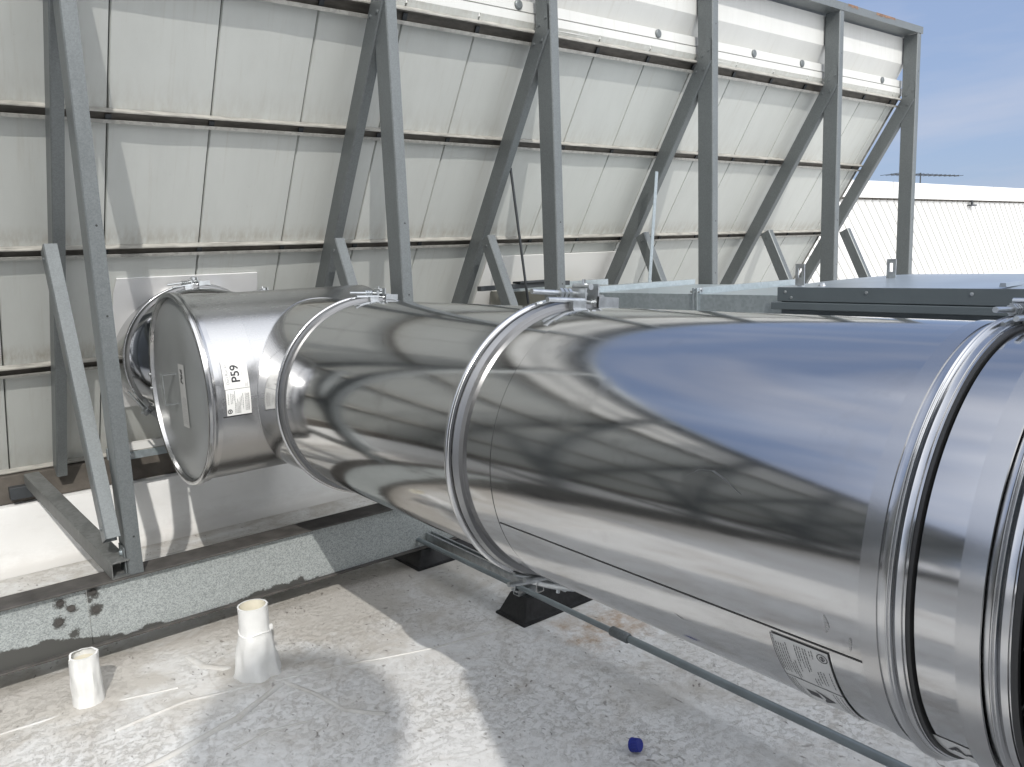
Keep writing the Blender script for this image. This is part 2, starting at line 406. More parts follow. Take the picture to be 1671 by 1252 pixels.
def text_bm(s, size, align='CENTER', weight=0.0, shear=0.0, spacing=1.0):
    cu = bpy.data.curves.new('t', 'FONT'); cu.body = s; cu.size = size; cu.align_x = align; cu.align_y = 'CENTER'
    cu.offset = weight; cu.shear = shear; cu.space_character = spacing; cu.resolution_u = 4; cu.fill_mode = 'FRONT'
    o = bpy.data.objects.new('t', cu); C.objects.link(o)
    dg = bpy.context.evaluated_depsgraph_get(); me = bpy.data.meshes.new_from_object(o.evaluated_get(dg))
    bm = bmesh.new(); bm.from_mesh(me); bpy.data.objects.remove(o); bpy.data.meshes.remove(me)
    return bm
def sheet(bm, u0, u1, v0, v1, fn, nu=12, nv=2, mi=0):
    g = [[bm.verts.new(fn(u0 + (u1 - u0) * i / nu, v0 + (v1 - v0) * j / nv)) for j in range(nv + 1)] for i in range(nu + 1)]
    for i in range(nu):
        for j in range(nv):
            f = bm.faces.new((g[i][j], g[i + 1][j], g[i + 1][j + 1], g[i][j + 1])); f.material_index = mi
def mapbm(bm, fn):
    for v in bm.verts: v.co = fn(v.co.x, v.co.y)
    return bm

# ------------------------------------------------------------------ roof
bm = bmesh.new()
box(bm, -300, 300, -300, 300, -.3, 0)
tag(link('roof', bm, M['roof']), kind='structure')

# lapped membrane sheets and seams: thin strips proud of the roof with wavy edges
def strip(pts, w, h=.004, name='membrane_seam', ends=True):
    bm = bmesh.new(); P = [Vector((x, y, 0)) for x, y in pts]
    dense = []
    for a, b in zip(P, P[1:]):
        n = max(2, int((b - a).length / .04))
        for i in range(n): dense.append(a.lerp(b, i / n))
    dense.append(P[-1])
    rows = []
    for i, p in enumerate(dense):
        t = (dense[min(i + 1, len(dense) - 1)] - dense[max(i - 1, 0)]).normalized(); n = Vector((-t.y, t.x, 0))
        j = noise.noise(p * 7) * .35 + noise.noise(p * 22) * .2
        ww = w * (1 + j)
        hh = h * (1 + .5 * noise.noise(p * 15))
        off = n * (noise.noise(p * 3 + Vector((9, 0, 0))) * .012)
        rows.append([bm.verts.new(p + off + n * ww * s + Vector((0, 0, z))) for s, z in ((-1, .0005), (-.72, hh * .8), (0, hh), (.72, hh * .8), (1, .0005))])
    for a, b in zip(rows, rows[1:]):
        for k in range(4): bm.faces.new((a[k], b[k], b[k + 1], a[k + 1]))
    return tag(link(name, bm, M['roof_seam'], smooth=60), kind='structure')
def m_seam():
    m, t, b = mat('seam_coating')
    n = tnoise(t, 18, 6, .6)
    col = tramp(t, n, [(.3, (.52, .51, .49)), (.6, (.68, .675, .65))])
    g = tramp(t, tnoise(t, 9, 7, .7), [(.42, 0.0), (.65, 1.0)])
    col = tmix(t, tmath(t, 'MULTIPLY', g, .75), col, (.40, .37, .33))
    t.links.new(col, b.inputs['Base Color']); b.inputs['Roughness'].default_value = .55
    tbump(t, b, n, .5, .006)
    return m
M['roof_seam'] = m_seam()
strip([(-.6, 2.60), (-.1, 2.55), (.5, 2.55), (.8, 2.62), (1.0, 2.74)], .013, .009)
strip([(.45, 2.83), (.7, 2.86), (.93, 2.80)], .008, .007)
strip([(1.0, 2.78), (1.3, 2.68), (1.6, 2.58), (1.95, 2.50)], .005, .005)
strip([(.80, 3.20), (.83, 3.08), (.93, 2.95)], .016, .006)
strip([(1.02, 2.74), (1.06, 2.6), (1.1, 2.42), (1.2, 2.3)], .010, .006)
strip([(.72, 2.45), (.85, 2.47), (.98, 2.43)], .005, .004)
strip([(-3, 4.50), (.2, 4.47), (1.2, 4.49), (2.6, 4.46)], .007, .003)
strip([(-.6, 3.14), (.3, 3.08), (.7, 2.98)], .006, .005)

# ------------------------------------------------------------------ parapet curb behind the beam
YC = 4.817
def wavy_curb():
    bm = bmesh.new(); xs = [-8 + .1 * i for i in range(221)]
    prof = [(YC - .10, .001), (YC - .03, .010), (YC - .005, .04), (YC + .002, .10), (YC + .006, .20), (YC + .004, .30), (YC + .012, .345), (YC + .05, .355), (YC + .5, .357)]
    rows = []
    for x in xs:
        r = []
        for y, z in prof:
            w = noise.noise(Vector((x * 1.3, z * 4, 3))) * .008 + noise.noise(Vector((x * 5, z * 9, 1))) * .003
            if z < .05: w *= .3
            r.append(bm.verts.new((x, y + w, z)))
        rows.append(r)
    for a, b in zip(rows, rows[1:]):
        for k in range(len(prof) - 1): bm.faces.new((a[k], b[k], b[k + 1], a[k + 1]))
    return bm
cb = empty('roof_curb', (0, YC, 0))
def ch(o, p):
    o.parent = p; o.matrix_parent_inverse = Matrix.Translation(-p.location); return o
ch(link('membrane', wavy_curb(), M['curb'], smooth=60), cb)
bm = bmesh.new(); box(bm, -8, 7.1, YC + .035, YC + .30, .358, .505, .004)
for i in range(5):
    pass
ch(link('sill', bm, M['curbsill']), cb)
tag(cb, 'low white membrane covered curb with a rusty brown sill under the leaning screen', 'curb')

# ------------------------------------------------------------------ leaning screen wall
SL = .632; Y0, Z0 = 4.93, .505
def wy(z): return Y0 - SL * (z - Z0)
ln = math.hypot(SL, 1)
WD = Vector((0, -SL, 1)) / ln             # up the slope
WN = Vector((0, -1, -SL)) / ln            # off the wall, towards the viewer
def wp(x, z, off=0): return Vector((x, wy(z), z)) + WN * off
XR = 7.12
seams = []
x = .883
while x > -9: x -= .4375
x0s = x
while x < XR - .02:
    seams.append(x); x += .4375
seams.append(XR)
scr = empty('screen_wall', (0, Y0, Z0))
def panel(xa, xb, z0, z1):
    bm = bmesh.new(); g = .0016
    xs = [xa + g, xa + g + .004, xa + .06, (xa + xb) / 2, xb - .06, xb - g - .004, xb - g]
    nz = 34
    lay = bm.loops.layers.color.new('edge')
    rows = []
    for i in range(nz + 1):
        z = z0 + (z1 - z0) * i / nz
        rows.append([bm.verts.new(wp(x_, z, -.012 if k in (0, 6) else (.0 + .0022 * math.sin(z * 3 + xa * 5) * (k == 3)))) for k, x_ in enumerate(xs)])
    rz = (.48, 1.06, 1.62, 2.18, 2.72)
    for i, (a, b) in enumerate(zip(rows, rows[1:])):
        for k in range(6):
            f = bm.faces.new((a[k], a[k + 1], b[k + 1], b[k]))
            for lp in f.loops:
                z = lp.vert.co.z
                e = max([max(0, 1 - abs(z - r - .09) / .075) for r in rz])
                lp[lay] = (e, e, e, 1)
    return bm
for a, b in zip(seams, seams[1:]):
    ch(link('wall_panel', panel(a, b, .47, 2.79), M['panel']), scr)
# backing board, closes the seams
bm = bmesh.new()
v = [bm.verts.new(p) for p in (wp(seams[0], .47, -.02), wp(XR, .47, -.02), wp(XR, 2.79, -.02), wp(seams[0], 2.79, -.02), wp(seams[0], .47, -.05), wp(XR, .47, -.05), wp(XR, 2.79, -.05), wp(seams[0], 2.79, -.05))]
for q in ((0, 1, 2, 3), (7, 6, 5, 4), (0, 4, 5, 1), (2, 6, 7, 3), (1, 5, 6, 2)): bm.faces.new([v[i] for i in q])
ch(link('backing_sheet', bm, M['dark']), scr)
# rails: lipped channels open to the viewer
def rail(z, h=.10, d=.027, lip=.012, x1=XR + .02):
    bm = bmesh.new(); t = .003; a = h / 2
    pr = [(.002, -a), (d, -a), (d, -a + lip), (d - t, -a + lip), (d - t, -a + t), (.002 + t, -a + t), (.002 + t, a - t), (d - t, a - t), (d - t, a - lip * .7), (d, a - lip * .7), (d, a), (.002, a)]
    extrude(bm, pr, wp(seams[0], z), wp(x1, z), WN, WD)
    # dirty white flashing strip that caps the top leg
    o = link('rail', bm, M['rail_shade']); ch(o, scr)
    bm = bmesh.new(); n = 220; rows = []
    for i in range(n + 1):
        xx = seams[0] + (x1 - seams[0]) * i / n
        w = .004 + .004 * noise.noise(Vector((xx * 6, z, 0)))
        rows.append([bm.verts.new(wp(xx, z) + WD * (a + .001 + u) + WN * s) for s, u in ((.001, w * .9), (d * .3, .003), (d * .7, .0025), (d + .003, .0015), (d + .004, -.004))])
    for p, q in zip(rows, rows[1:]):
        for k in range(4): bm.faces.new((p[k], q[k], q[k + 1], p[k + 1]))
    ch(link('rail_flashing', bm, M['lip'], smooth=40), scr)
    bm = bmesh.new()
    A_ = [bm.verts.new(wp(xx, z) + WD * u + WN * o2) for xx in (seams[0], x1) for u, o2 in ((-a - .001, .004), (-a - .001, d + .0012), (-a + lip + .002, d + .0012), (-a + lip + .002, d - .003))]
    for k in range(3): bm.faces.new((A_[k], A_[k + 4], A_[k + 5], A_[k + 1]))
    ch(link('rail_lip', bm, M['lip_dark']), scr)
for z, h in ((.508, .050), (1.090, .054), (1.650, .050), (2.213, .052)): rail(z, h)
rail(2.728, .070, .040, .014)
# small brackets inside the rails at panel joints
for z in (1.645, 2.205, 2.722):
    for s in seams[10:-1]:
        bm = bmesh.new()
        p = wp(s, z, .008)
        e, f = .012, .018
        vs = [bm.verts.new(p + Vector((dx, 0, 0)) + WD * dz + WN * dn) for dn in (0, .008) for dx, dz in ((-e, -f), (e, -f), (e, f), (-e, f))]
        for q in ((4, 5, 6, 7), (0, 1, 5, 4), (1, 2, 6, 5), (2, 3, 7, 6), (3, 0, 4, 7)): bm.faces.new([vs[i] for i in q])
        o = link('rail_clip', bm, M['dark']); ch(o, scr)
# fascia above the top rail
def fsweep(name, prof, m, x0=seams[0], x1=XR + .05, sm=None, n=60):
    bm = bmesh.new(); rows = []
    lay = bm.loops.layers.color.new('edge')
    for i in range(n + 1):
        xx = x0 + (x1 - x0) * i / n
        rows.append([bm.verts.new((xx, y, z)) for y, z in prof])
    for a, b in zip(rows, rows[1:]):
        for k in range(len(prof) - 1):
            f = bm.faces.new((a[k], b[k], b[k + 1], a[k + 1]))
            for lp in f.loops: lp[lay] = (0, 0, 0, 1)
    o = link(name, bm, m, smooth=sm); ch(o, scr); return o
fsweep('fascia', [(3.62, 2.84), (3.50, 2.845), (3.500, 2.90), (3.56, 2.905), (3.484, 3.03), (3.480, 3.24), (3.62, 3.245)], M['fascia'])
fsweep('trim_strip', [(3.60, 2.772), (3.495, 2.775), (3.492, 2.836), (3.60, 2.839)], M['fascia'])
px = [4.02, 5.02, 5.62, 6.15, 6.82, 2.9]
for xx in px:
    bm = bmesh.new()
    revolve(bm, [(3.4995, .026), (3.492, .025), (3.488, .018), (3.488, .0001)], (xx, 0, 2.873), 'Y', 20)
    ch(link('vent_plug', bm, M['steel'], smooth=30), scr)
# cap rail on the post tops
bm = bmesh.new()
extrude(bm, [(-.065, 0), (.10, 0), (.10, .004), (.035, .004), (-.055, .006), (-.058, .055), (-.065, .055)], (seams[0], 3.41, 3.252), (7.185, 3.41, 3.252), (0, 1, 0), (0, 0, 1))
ch(link('cap_rail', bm, M['steel']), scr)
bm = bmesh.new()
for xx, w in ((5.25, .25), (6.05, .14), (6.55, .3), (4.6, .1)):
    pts = [(xx + w * (i / 8 - .5), .012 + .01 * random.random()) for i in range(9)]
    a = [bm.verts.new((q, 3.3445, 3.309)) for q, d in pts]; b = [bm.verts.new((q, 3.3438, 3.306 - d)) for q, d in pts]
    c = [bm.verts.new((q, 3.353, 3.3095)) for q, d in pts]
    for i in range(8):
        bm.faces.new((a[i], a[i + 1], b[i + 1], b[i])); bm.faces.new((a[i], c[i], c[i + 1], a[i + 1]))
M['rust'] = simple('rust_flakes', (.17, .10, .065), .8, 0, .5, 40)
ch(link('rust_patch', bm, M['rust']), scr)
# bottom-edge drip flashing and end trim
bm = bmesh.new()
extrude(bm, [(0, 0), (.05, 0), (.05, .004), (.004, .004), (.004, .03), (0, .03)], wp(XR + .005, .47, -.04), wp(XR + .005, 2.78, -.04), WN, Vector((1, 0, 0)))
ch(link('end_trim', bm, M['lip_dark']), scr)
tag(scr, 'long overhanging screen of pale vertical panels with horizontal steel rails', 'screen wall')

# ------------------------------------------------------------------ steel beam on the roof
def bb(p): return p
splx = .498
bolts = [(.405, .300, .020), (.440, .268, .016), (.395, .225, .023), (.520, .310, .026), (.505, .283, .010), (.523, .237, .024), (.44, .165, .018)]
M['web'] = m_web(bolts)
beam = empty('steel_beam', (0, 3.40, .09))
bm = bmesh.new(); box(bm, -9, splx - .001, 3.368, 3.376, .098, .336)
box(bm, splx + .001, 7.3, 3.368, 3.376, .098, .336)
ch(link('web', bm, M['web']), beam)
bm = bmesh.new(); box(bm, -9, 7.3, 3.340, 3.478, .336, .344, .002); ch(link('flange', bm, M['galv_dark']), beam)
bm = bmesh.new(); box(bm, -9, 7.3, 3.345, 3.478, .09, .098, .002)
n = 150
ch(link('flange', bm, M['galv_dark']), beam)
for x_, z_, r_ in bolts[:6]:
    if r_ > .015:
        bm = bmesh.new(); bolt(bm, (x_, 3.368, z_), (0, -1, 0), .0095, .008); ch(link('bolt', bm, M['galv_dark']), beam)
for xx in (-5, -2.6, -.6, 4.0, 6.8):
    bm = bmesh.new(); box(bm, xx - .15, xx + .15, 3.34, 3.47, 0.0, .09, .006)
    ch(link('pad', bm, M['block']), beam)
tag(beam, 'galvanised beam with flaking zinc lying along the roof under the frame posts', 'beam')

# ------------------------------------------------------------------ frames
SX = Vector((1, 0, 0))
def make_frame():
    r = empty('steel_frame', (0, 3.41, .344))
    O = Vector((0, 3.41, .344))
    def part(name, bm, m, parent=r, sm=None):
        for v in bm.verts: v.co -= O
        o = link(name, bm, m, parent, sm); return o
    bm = bmesh.new()
    pr = [(s - .028, u) for s, u in cprof(.12, .056)]
    extrude(bm, pr, (0, 3.41, .345), (0, 3.41, 3.25), SX, (0, 1, 0))
    post = part('post', bm, M['steel'])
    for z in (.5, 1.38, 1.72, 2.95):
        bm = bmesh.new(); revolve(bm, [(3.3498, .0045), (3.3490, .004), (3.3490, .0001)], (.006, 0, z), 'Y', 10)
        part('fixing_hole', bm, M['rubber'], post)
    # diagonal
    D = Vector((0, SL, -1)).normalized(); U = Vector((0, 1, SL)).normalized()
    zt, zb = 2.84, .50
    pt = Vector((0, 3.41 - SL * (zt - 2.73), zt)); pb = Vector((0, 3.41 + SL * (2.73 - zb), zb))
    bm = bmesh.new()
    extrude(bm, [(s - .041, u) for s, u in cprof(.104, .050)], pb, pt, SX, U)
    gg = bm.verts[:] + bm.edges[:] + bm.faces[:]
    bmesh.ops.bisect_plane(bm, geom=gg, plane_co=(0, 3.356, 0), plane_no=(0, -1, 0), clear_outer=True)
    part('diagonal', bm, M['steel'])
    for u, d in ((.0, .04), (.03, .09), (-.028, .15), (.025, .19)):
        q = pt + D * (d + .02) + U * u; bm = bmesh.new(); bolt(bm, (-.0412, q.y, q.z), (-1, 0, 0), .0065, .006)
        part('bolt', bm, M['steel'])
    # brace
    a = Vector((0, 3.375, .50)); b = Vector((0, 3.93, 1.655))
    d = (b - a).normalized(); u = d.cross(SX).normalized()
    bm = bmesh.new()
    extrude(bm, [(s - .098, uu) for s, uu in cprof(.088, .054)], a, b, SX, u)
    part('brace', bm, M['steel'])
    for q in (a + d * .05, b - d * .05):
        bm = bmesh.new(); bolt(bm, (-.0982, q.y, q.z), (-1, 0, 0), .0065, .006); part('bolt', bm, M['steel'])
    # base arm
    a = Vector((-.055, 3.345, .346)); b = Vector((-.15, 4.84, .44))
    d = (b - a).normalized(); sd_ = Vector((0, 0, 1)).cross(d).normalized(); u = d.cross(sd_)
    bm = bmesh.new()
    extrude(bm, [(-.035, 0), (.035, 0), (.035, .064), (.031, .068), (-.035, .068), (-.035, .064), (.029, .064), (.031, .060), (.031, .004), (-.035, .004)], a, b, sd_, u)
    part('base_arm', bm, M['galv_arm'])
    bm = bmesh.new(); box(bm, -.26, -.10, 4.80, 4.87, .385, .45, .003)
    part('end_bracket', bm, M['dark'])
    # foot cleat
    bm = bmesh.new()
    box(bm, -.085, -.030, 3.36, 3.43, .346, .352); box(bm, -.036, -.0305, 3.36, 3.44, .352, .46)
    part('cleat', bm, M['steel'])
    bm = bmesh.new(); bolt(bm, (-.0362, 3.40, .43), (-1, 0, 0), .010, .008)
    part('bolt', bm, M['galv'])
    return r
M['galv_arm'] = m_galv('weathered_angle', (.14, .145, .14), (.21, .215, .21), .5, .3, 60, .7)
fr = make_frame()
fx = [.68, 2.02, 3.02, 4.395, 5.905, 7.135]
flab = ['nearest steel frame, its post and low brace standing left of the round duct end cap',
        'steel frame second from the left, its post rising behind the clamp beside the duct tee',
        'steel frame third from the left, its post rising behind the large clamp on the duct',
        'steel frame fourth from the left, with a pale strap beside its diagonal strut',
        'steel frame fifth from the left, second from the open end of the screen',
        'last steel frame at the far open end of the screen, seen against the white building']
def copy_tree(o, parent=None):
    c = o.copy(); C.objects.link(c); c.parent = parent
    for k in o.children: copy_tree(k, c)
    return c
for i, xx in enumerate(fx):
    o = fr if i == 0 else copy_tree(fr)
    o.location = (xx, 3.41, .344)
    tag(o, flab[i], 'steel frame', 'steel frames propping the leaning screen')
for xx, w in ((-.75, 'first'), (-2.2, 'second'), (-3.7, 'third'), (-5.2, 'fourth'), (-6.7, 'fifth')):
    o = copy_tree(fr); o.location = (xx, 3.41, .344)
    tag(o, w + ' steel frame beyond the left edge of the picture', 'steel frame', 'steel frames propping the leaning screen')

# ------------------------------------------------------------------ main round duct
s_ = .68
DX, DZ, DR = 1.544, 1.006, .388
duct = empty('round_exhaust_duct', (DX, 0, DZ - DR))
cD = (DX, 0, DZ)
def dpart(name, bm, m, parent=None, sm=35):
    o = link(name, bm, m, smooth=sm)
    if parent is None: ch(o, duct)
    else:
        o.parent = parent; o.matrix_parent_inverse = Matrix.Identity(4)
    return o
def sec(y0, y1, r, m='duct', lips=True):
    bm = bmesh.new(); rev = [(y0, r - .008), (y0 + .0008, r), (y1 - .0008, r), (y1, r - .008)]
    revolve(bm, rev, cD, 'Y', 192)
    return dpart('duct_section', bm, M[m])
yA, yB, yG, yC_, yGc, yD = 2.885, 1.715, 1.564, .549, .521, .406
sec(yA - .01, 3.37, DR)                 # stub entering the tee
sec(yB + .004, yA - .016, DR)
sec(yG + .005, yB - .004, DR + .001)
sleeve = sec(yGc + .006, yG, DR + .005)
sec(yD - .02, yGc - .002, DR - .004)
sec(-.9, yD - .036, DR - .004)
# dark slots where the sleeves stop; their wider lower part stands for shadow
for y, w, w2, dr in ((yG + .001, .0015, .012, .0018), (yGc + .002, .006, .013, .0025), (yD - .028, .006, .011, -.002)):
    bm = bmesh.new(); rw = []
    for k in range(161):
        a = 2 * PI * k / 160; ww = w + (w2 - w) * max(0, -math.sin(a + .35) * .5 + .45) ** 1.5
        rw.append([bm.verts.new((DX + (DR + q) * math.cos(a), y + t_ * ww, DZ + (DR + q) * math.sin(a))) for t_, q in ((-.1, -.012), (-.1, dr), (.9, dr), (.9, -.012))])
    for a, b in zip(rw, rw[1:]):
        for k in range(3): bm.faces.new((a[k], a[k + 1], b[k + 1], b[k]))
    dpart('slot', bm, M['rubber'])
# collars
for y0, y1 in ((yC_ + .022, yC_ + .052), (yD + .016, yD + .05)):
    bm = bmesh.new(); revolve(bm, [(y0, DR + .004), (y0 + .0005, DR + .0075), (y1 - .0005, DR + .0075), (y1, DR + .004)], cD, 'Y', 192)
    dpart('collar', bm, M['band'])
# pressed v-bands near the camera
def vband(y, r0, w=.016, h=.012, name='clamp_band'):
    pr = []
    for i in range(25):
        t = i / 24; a = (t - .5) * 2
        hh = h * (1 - abs(a) ** 2.6) * (1 - .28 * math.exp(-(a / .22) ** 2))
        pr.append((y + a * w / 2, r0 + .001 + max(hh, 0)))
    pr = [(y - w / 2 - .009, r0 + .0005), (y - w / 2 - .0085, r0 + .003), (y - w / 2 - .002, r0 + .003)] + pr[1:-1] + [(y + w / 2 + .002, r0 + .003), (y + w / 2 + .0085, r0 + .003), (y + w / 2 + .009, r0 + .0005)]
    bm = bmesh.new(); revolve(bm, pr, cD, 'Y', 192); return dpart(name, bm, M['ring'], sm=60)
vband(yC_, DR + .005); vband(yD, DR - .004)
# tube style clamps (rings A, B)
def ring_tube(c, y, rr, tr, name='clamp_ring', a0=0, a1=2 * PI, m='ring', parent=None):
    bm = bmesh.new(); n = 168
    pts = [(c[0] + rr * math.cos(a0 + (a1 - a0) * i / n), y, c[2] + rr * math.sin(a0 + (a1 - a0) * i / n)) for i in range(n + 1)]
    tube(bm, pts, tr, 14)
    return dpart(name, bm, M[m], parent, 60)
def clampset(c, r0, y, big=1.0):
    ring_tube(c, y + .016 * big, r0 + .016 * big, .0095 * big)
    bm = bmesh.new()
    pr = [(y - .022 * big, r0), (y - .021 * big, r0 + .012 * big), (y - .012 * big, r0 + .017 * big), (y - .009 * big, r0 + .013 * big), (y - .003 * big, r0 + .016 * big), (y + .004 * big, r0 + .012 * big), (y + .006 * big, r0)]
    revolve(bm, pr, c, 'Y', 176); dpart('clamp_band', bm, M['groove'], sm=50)
clampset(cD, DR, yB, 1.15); clampset(cD, DR, yA, .8)
def hardware(c, r, y, ang, sc=1.0):
    """toggle bolt closing a clamp: two trunnions, a threaded rod, nuts and a stamped yoke"""
    g = empty('clamp_fastener', (0, 0, 0))
    T = Vector((-math.sin(ang), 0, math.cos(ang))); Nn = Vector((math.cos(ang), 0, math.sin(ang))); P0 = Vector((c[0], y, c[2])) + Nn * (r + .022 * sc)
    if T.x > 0: T = -T
    Yv = Vector((0, 1, 0))
    def q(a, b, d): return P0 + T * a * sc + Yv * b * sc + Nn * d * sc
    bm = bmesh.new()
    tube(bm, [q(.12, .012, .012), q(-.07, .012, .012)], .0065 * sc, 10)
    tube(bm, [q(.10, -.022, -.006), q(-.02, -.022, -.004)], .0065 * sc, 10)
    ringp = [q(.12 - .26 * i / 10, -.005, -.004 - .035 * ((i / 10 - .45) ** 2) * 2) for i in range(11)]
    tube(bm, ringp, .005 * sc, 8)
    tube(bm, [q(-.035, -.026, .03), q(-.035, .034, .03)], .008 * sc, 10)
    tube(bm, [q(-.075, -.026, .005), q(-.075, .034, .005)], .008 * sc, 10)
    for a in (.035, .022, .008): tube(bm, [q(a, .012, .012), q(a - .009, .012, .012)], .0125 * sc, 6)
    for a, b, d, e, f, h in ((-.02, -.012, -.018, .026, .045, .028), (-.10, -.045, -.022, .012, .018, .010), (.0, .03, -.03, -.03, -.006, .0)):
        lo = (min(a, b), min(d, e)); 
    def blk(a0, a1, b0, b1, d0, d1):
        vs = [bm.verts.new(q(a, b, d)) for d in (d0, d1) for a, b in ((a0, b0), (a1, b0), (a1, b1), (a0, b1))]
        for k in ((3, 2, 1, 0), (4, 5, 6, 7), (0, 1, 5, 4), (1, 2, 6, 5), (2, 3, 7, 6), (3, 0, 4, 7)): bm.faces.new([vs[i] for i in k])
    blk(-.015, -.020, -.028, .034, -.018, .026); blk(-.055, -.060, -.030, .030, -.018, .038)
    blk(-.055, -.13, -.030, -.026, -.018, .008); blk(.03, -.012, -.036, -.010, -.022, -.006)
    blk(-.02, -.058, .026, .030, -.015, .02)
    tube(bm, [q(-.035, .0, -.028), q(-.035, .0, .048)], .005 * sc, 8)
    bmesh.ops.recalc_face_normals(bm, faces=bm.faces[:])
    bpy.data.objects.remove(g)
    return dpart('clamp_fastener', bm, M['zinc'], sm=40)
hardware(cD, DR, yB, R(84), 1.2); hardware(cD, DR, yA, R(86), .8)
hardware(cD, DR, yB + .01, R(-100), 1.2)
hardware(cD, DR, yC_ - .01, R(86), .8)
# long sleeve seam
def dmap(phi, y, off): return Vector((DX + (DR + off) * math.cos(phi), y, DZ + (DR + off) * math.sin(phi)))
bm = bmesh.new(); ph = R(-161)
sheet(bm, ph - .0035, ph + .0035, yC_ + .052, yG - .001, lambda u, v: dmap(u, v, .0062), 2, 40)
dpart('sleeve_seam', bm, M['seamline'] if 'seamline' in M else M['rubber'])
bm = bmesh.new()
sheet(bm, R(-166), R(-165.6), .42, yGc - .004, lambda u, v: dmap(u, v, -.0030), 2, 8)
M['scuff'] = m_stainless('scuffed_sheet', .40, .22)
for pts_, w_ in (([(R(163), .955), (R(160.5), .93), (R(160), .90), (R(161.5), .87), (R(164.5), .83)], .0035), ([(R(-166), .66), (R(-168), .657), (R(-171), .662)], .004), ([(R(-163), .62), (R(-167), .618)], .003), ([(R(-150), 1.02), (R(-148.5), 1.0), (R(-149), .975)], .003)):
    bm = bmesh.new(); row = None
    fine_ = []
    for (p0_, y0_), (p1_, y1_) in zip(pts_, pts_[1:]):
        for i in range(6): fine_.append((p0_ + (p1_ - p0_) * i / 6, y0_ + (y1_ - y0_) * i / 6))
    fine_.append(pts_[-1])
    for i, (p_, y_) in enumerate(fine_):
        ww = w_ * math.sin(PI * (i + .3) / (len(fine_) + .3)) * (1 + .4 * noise.noise(Vector((i * .7, w_, 0))))
        r_ = [bm.verts.new(dmap(p_ - ww * .6, y_ - ww, .0055)), bm.verts.new(dmap(p_ + ww * .6, y_ + ww, .0055))]
        if row: bm.faces.new((row[0], row[1], r_[1], r_[0]))
        row = r_
    dpart('scuff_mark', bm, M['scuff'], sleeve, 60)
# bent threaded hanger under clamp B
bm = bmesh.new()
tube(bm, [Vector((DX - .14 + .26 * i / 16, yB + .05 - .22 * (i / 16), DZ - DR - .02 - .035 * math.sin(PI * i / 16))) for i in range(17)], .011, 10)
dpart('hanger_rod', bm, M['zinc'], sm=60)

# sticker on the sleeve (lower left flank)
def lmap(off=.0068):
    return lambda u, v: dmap(R(-159.5) + u / DR, v, off)     # u runs down the flank, v along the duct
y_hi, y_lo = 1.14 * s_, .975 * s_
bm = bmesh.new()
Lh1, Lh2 = .113, .25
sheet(bm, 0.001, Lh1, y_lo, y_hi, lmap(), 12, 2)
lab = dpart('label', bm, M['clear_label']); lab['label'] = 'pale instruction label on the duct sleeve with a round logo'
bm = bmesh.new(); f = lmap(.0074)
for u0, u1, v0, v1 in ((0, .0012, y_lo, y_hi), (Lh1 - .001, Lh1 + .0012, y_lo, y_hi), (0, Lh1, y_lo, y_lo + .0012), (0, Lh1, y_hi - .0012, y_hi)):
    sheet(bm, u0, u1, v0, v1, f, 8, 4)
random.seed(3)
for k, (v, u0, u1) in enumerate([(.108, .004, .095), (.104, .018, .100), (.099, .018, .096), (.094, .018, .098), (.089, .018, .085), (.084, .012, .096), (.079, .06, .112), (.074, .052, .100),
                                 (.066, .010, .078), (.061, .010, .05), (.056, .010, .062), (.050, .010, .072), (.045, .010, .066), (.038, .012, .026), (.033, .008, .028),
                                 (.044, .085, .108), (.038, .082, .106), (.032, .060, .094), (.026, .056, .096), (.020, .056, .094), (.008, .05, .098)]):
    u = u0
    while u < u1:
        w = random.uniform(.003, .010); sheet(bm, u, min(u + w, u1), y_lo + v - .0007, y_lo + v + .0007, f, 1, 1); u += w + .0018
for k in range(24):
    a, b2 = k * PI / 12, (k + 1) * PI / 12
    for ra, rb in ((.0085, .0102), (.0035, .0050)):
        vs = [bm.verts.new(f(.018 + r * math.cos(t), y_lo + .014 + r * math.sin(t))) for r, t in ((ra, a), (rb, a), (rb, b2), (ra, b2))]
        bm.faces.new(vs)
sheet(bm, .012, .024, y_lo + .0125, y_lo + .015, f, 3, 1)
dpart('printing', bm, M['ink'], lab, None)
bm = bmesh.new()
sheet(bm, Lh1 + .002, Lh2, y_lo, y_hi, lmap(), 14, 2)
lab2 = dpart('label', bm, M['clear_label']); lab2['label'] = 'pale flow label with a black arrow, below the instruction label'
bm = bmesh.new()
def poly(pts, f, bm):
    bm.faces.new([bm.verts.new(f(u, v)) for u, v in pts])
u_ = Lh1 + .052
for a in range(6):
    v1 = y_hi - .026 - a * .004; poly([(u_ - .013, v1), (u_ + .013, v1), (u_ + .013, v1 - .0041), (u_ - .013, v1 - .0041)], f, bm)
vv = y_hi - .050
for a in range(6):
    w0 = .030 * (1 - a / 6); w1 = .030 * (1 - (a + 1) / 6) + .0003
    poly([(u_ - w0, vv - a * .005), (u_ + w0, vv - a * .005), (u_ + w1, vv - (a + 1) * .005), (u_ - w1, vv - (a + 1) * .005)], f, bm)
for v in (.108, .103, .097, .022, .016, .008):
    u = Lh1 + .008
    while u < Lh2 - .02:
        w = random.uniform(.004, .012); sheet(bm, u, u + w, y_lo + v - .0007, y_lo + v + .0007, f, 1, 1); u += w + .002
sheet(bm, Lh1 + .002, Lh2, y_lo, y_lo + .001, f, 12, 1); sheet(bm, Lh1 + .002, Lh2, y_hi - .001, y_hi, f, 12, 1)
dpart('printing', bm, M['ink'], lab2, None)
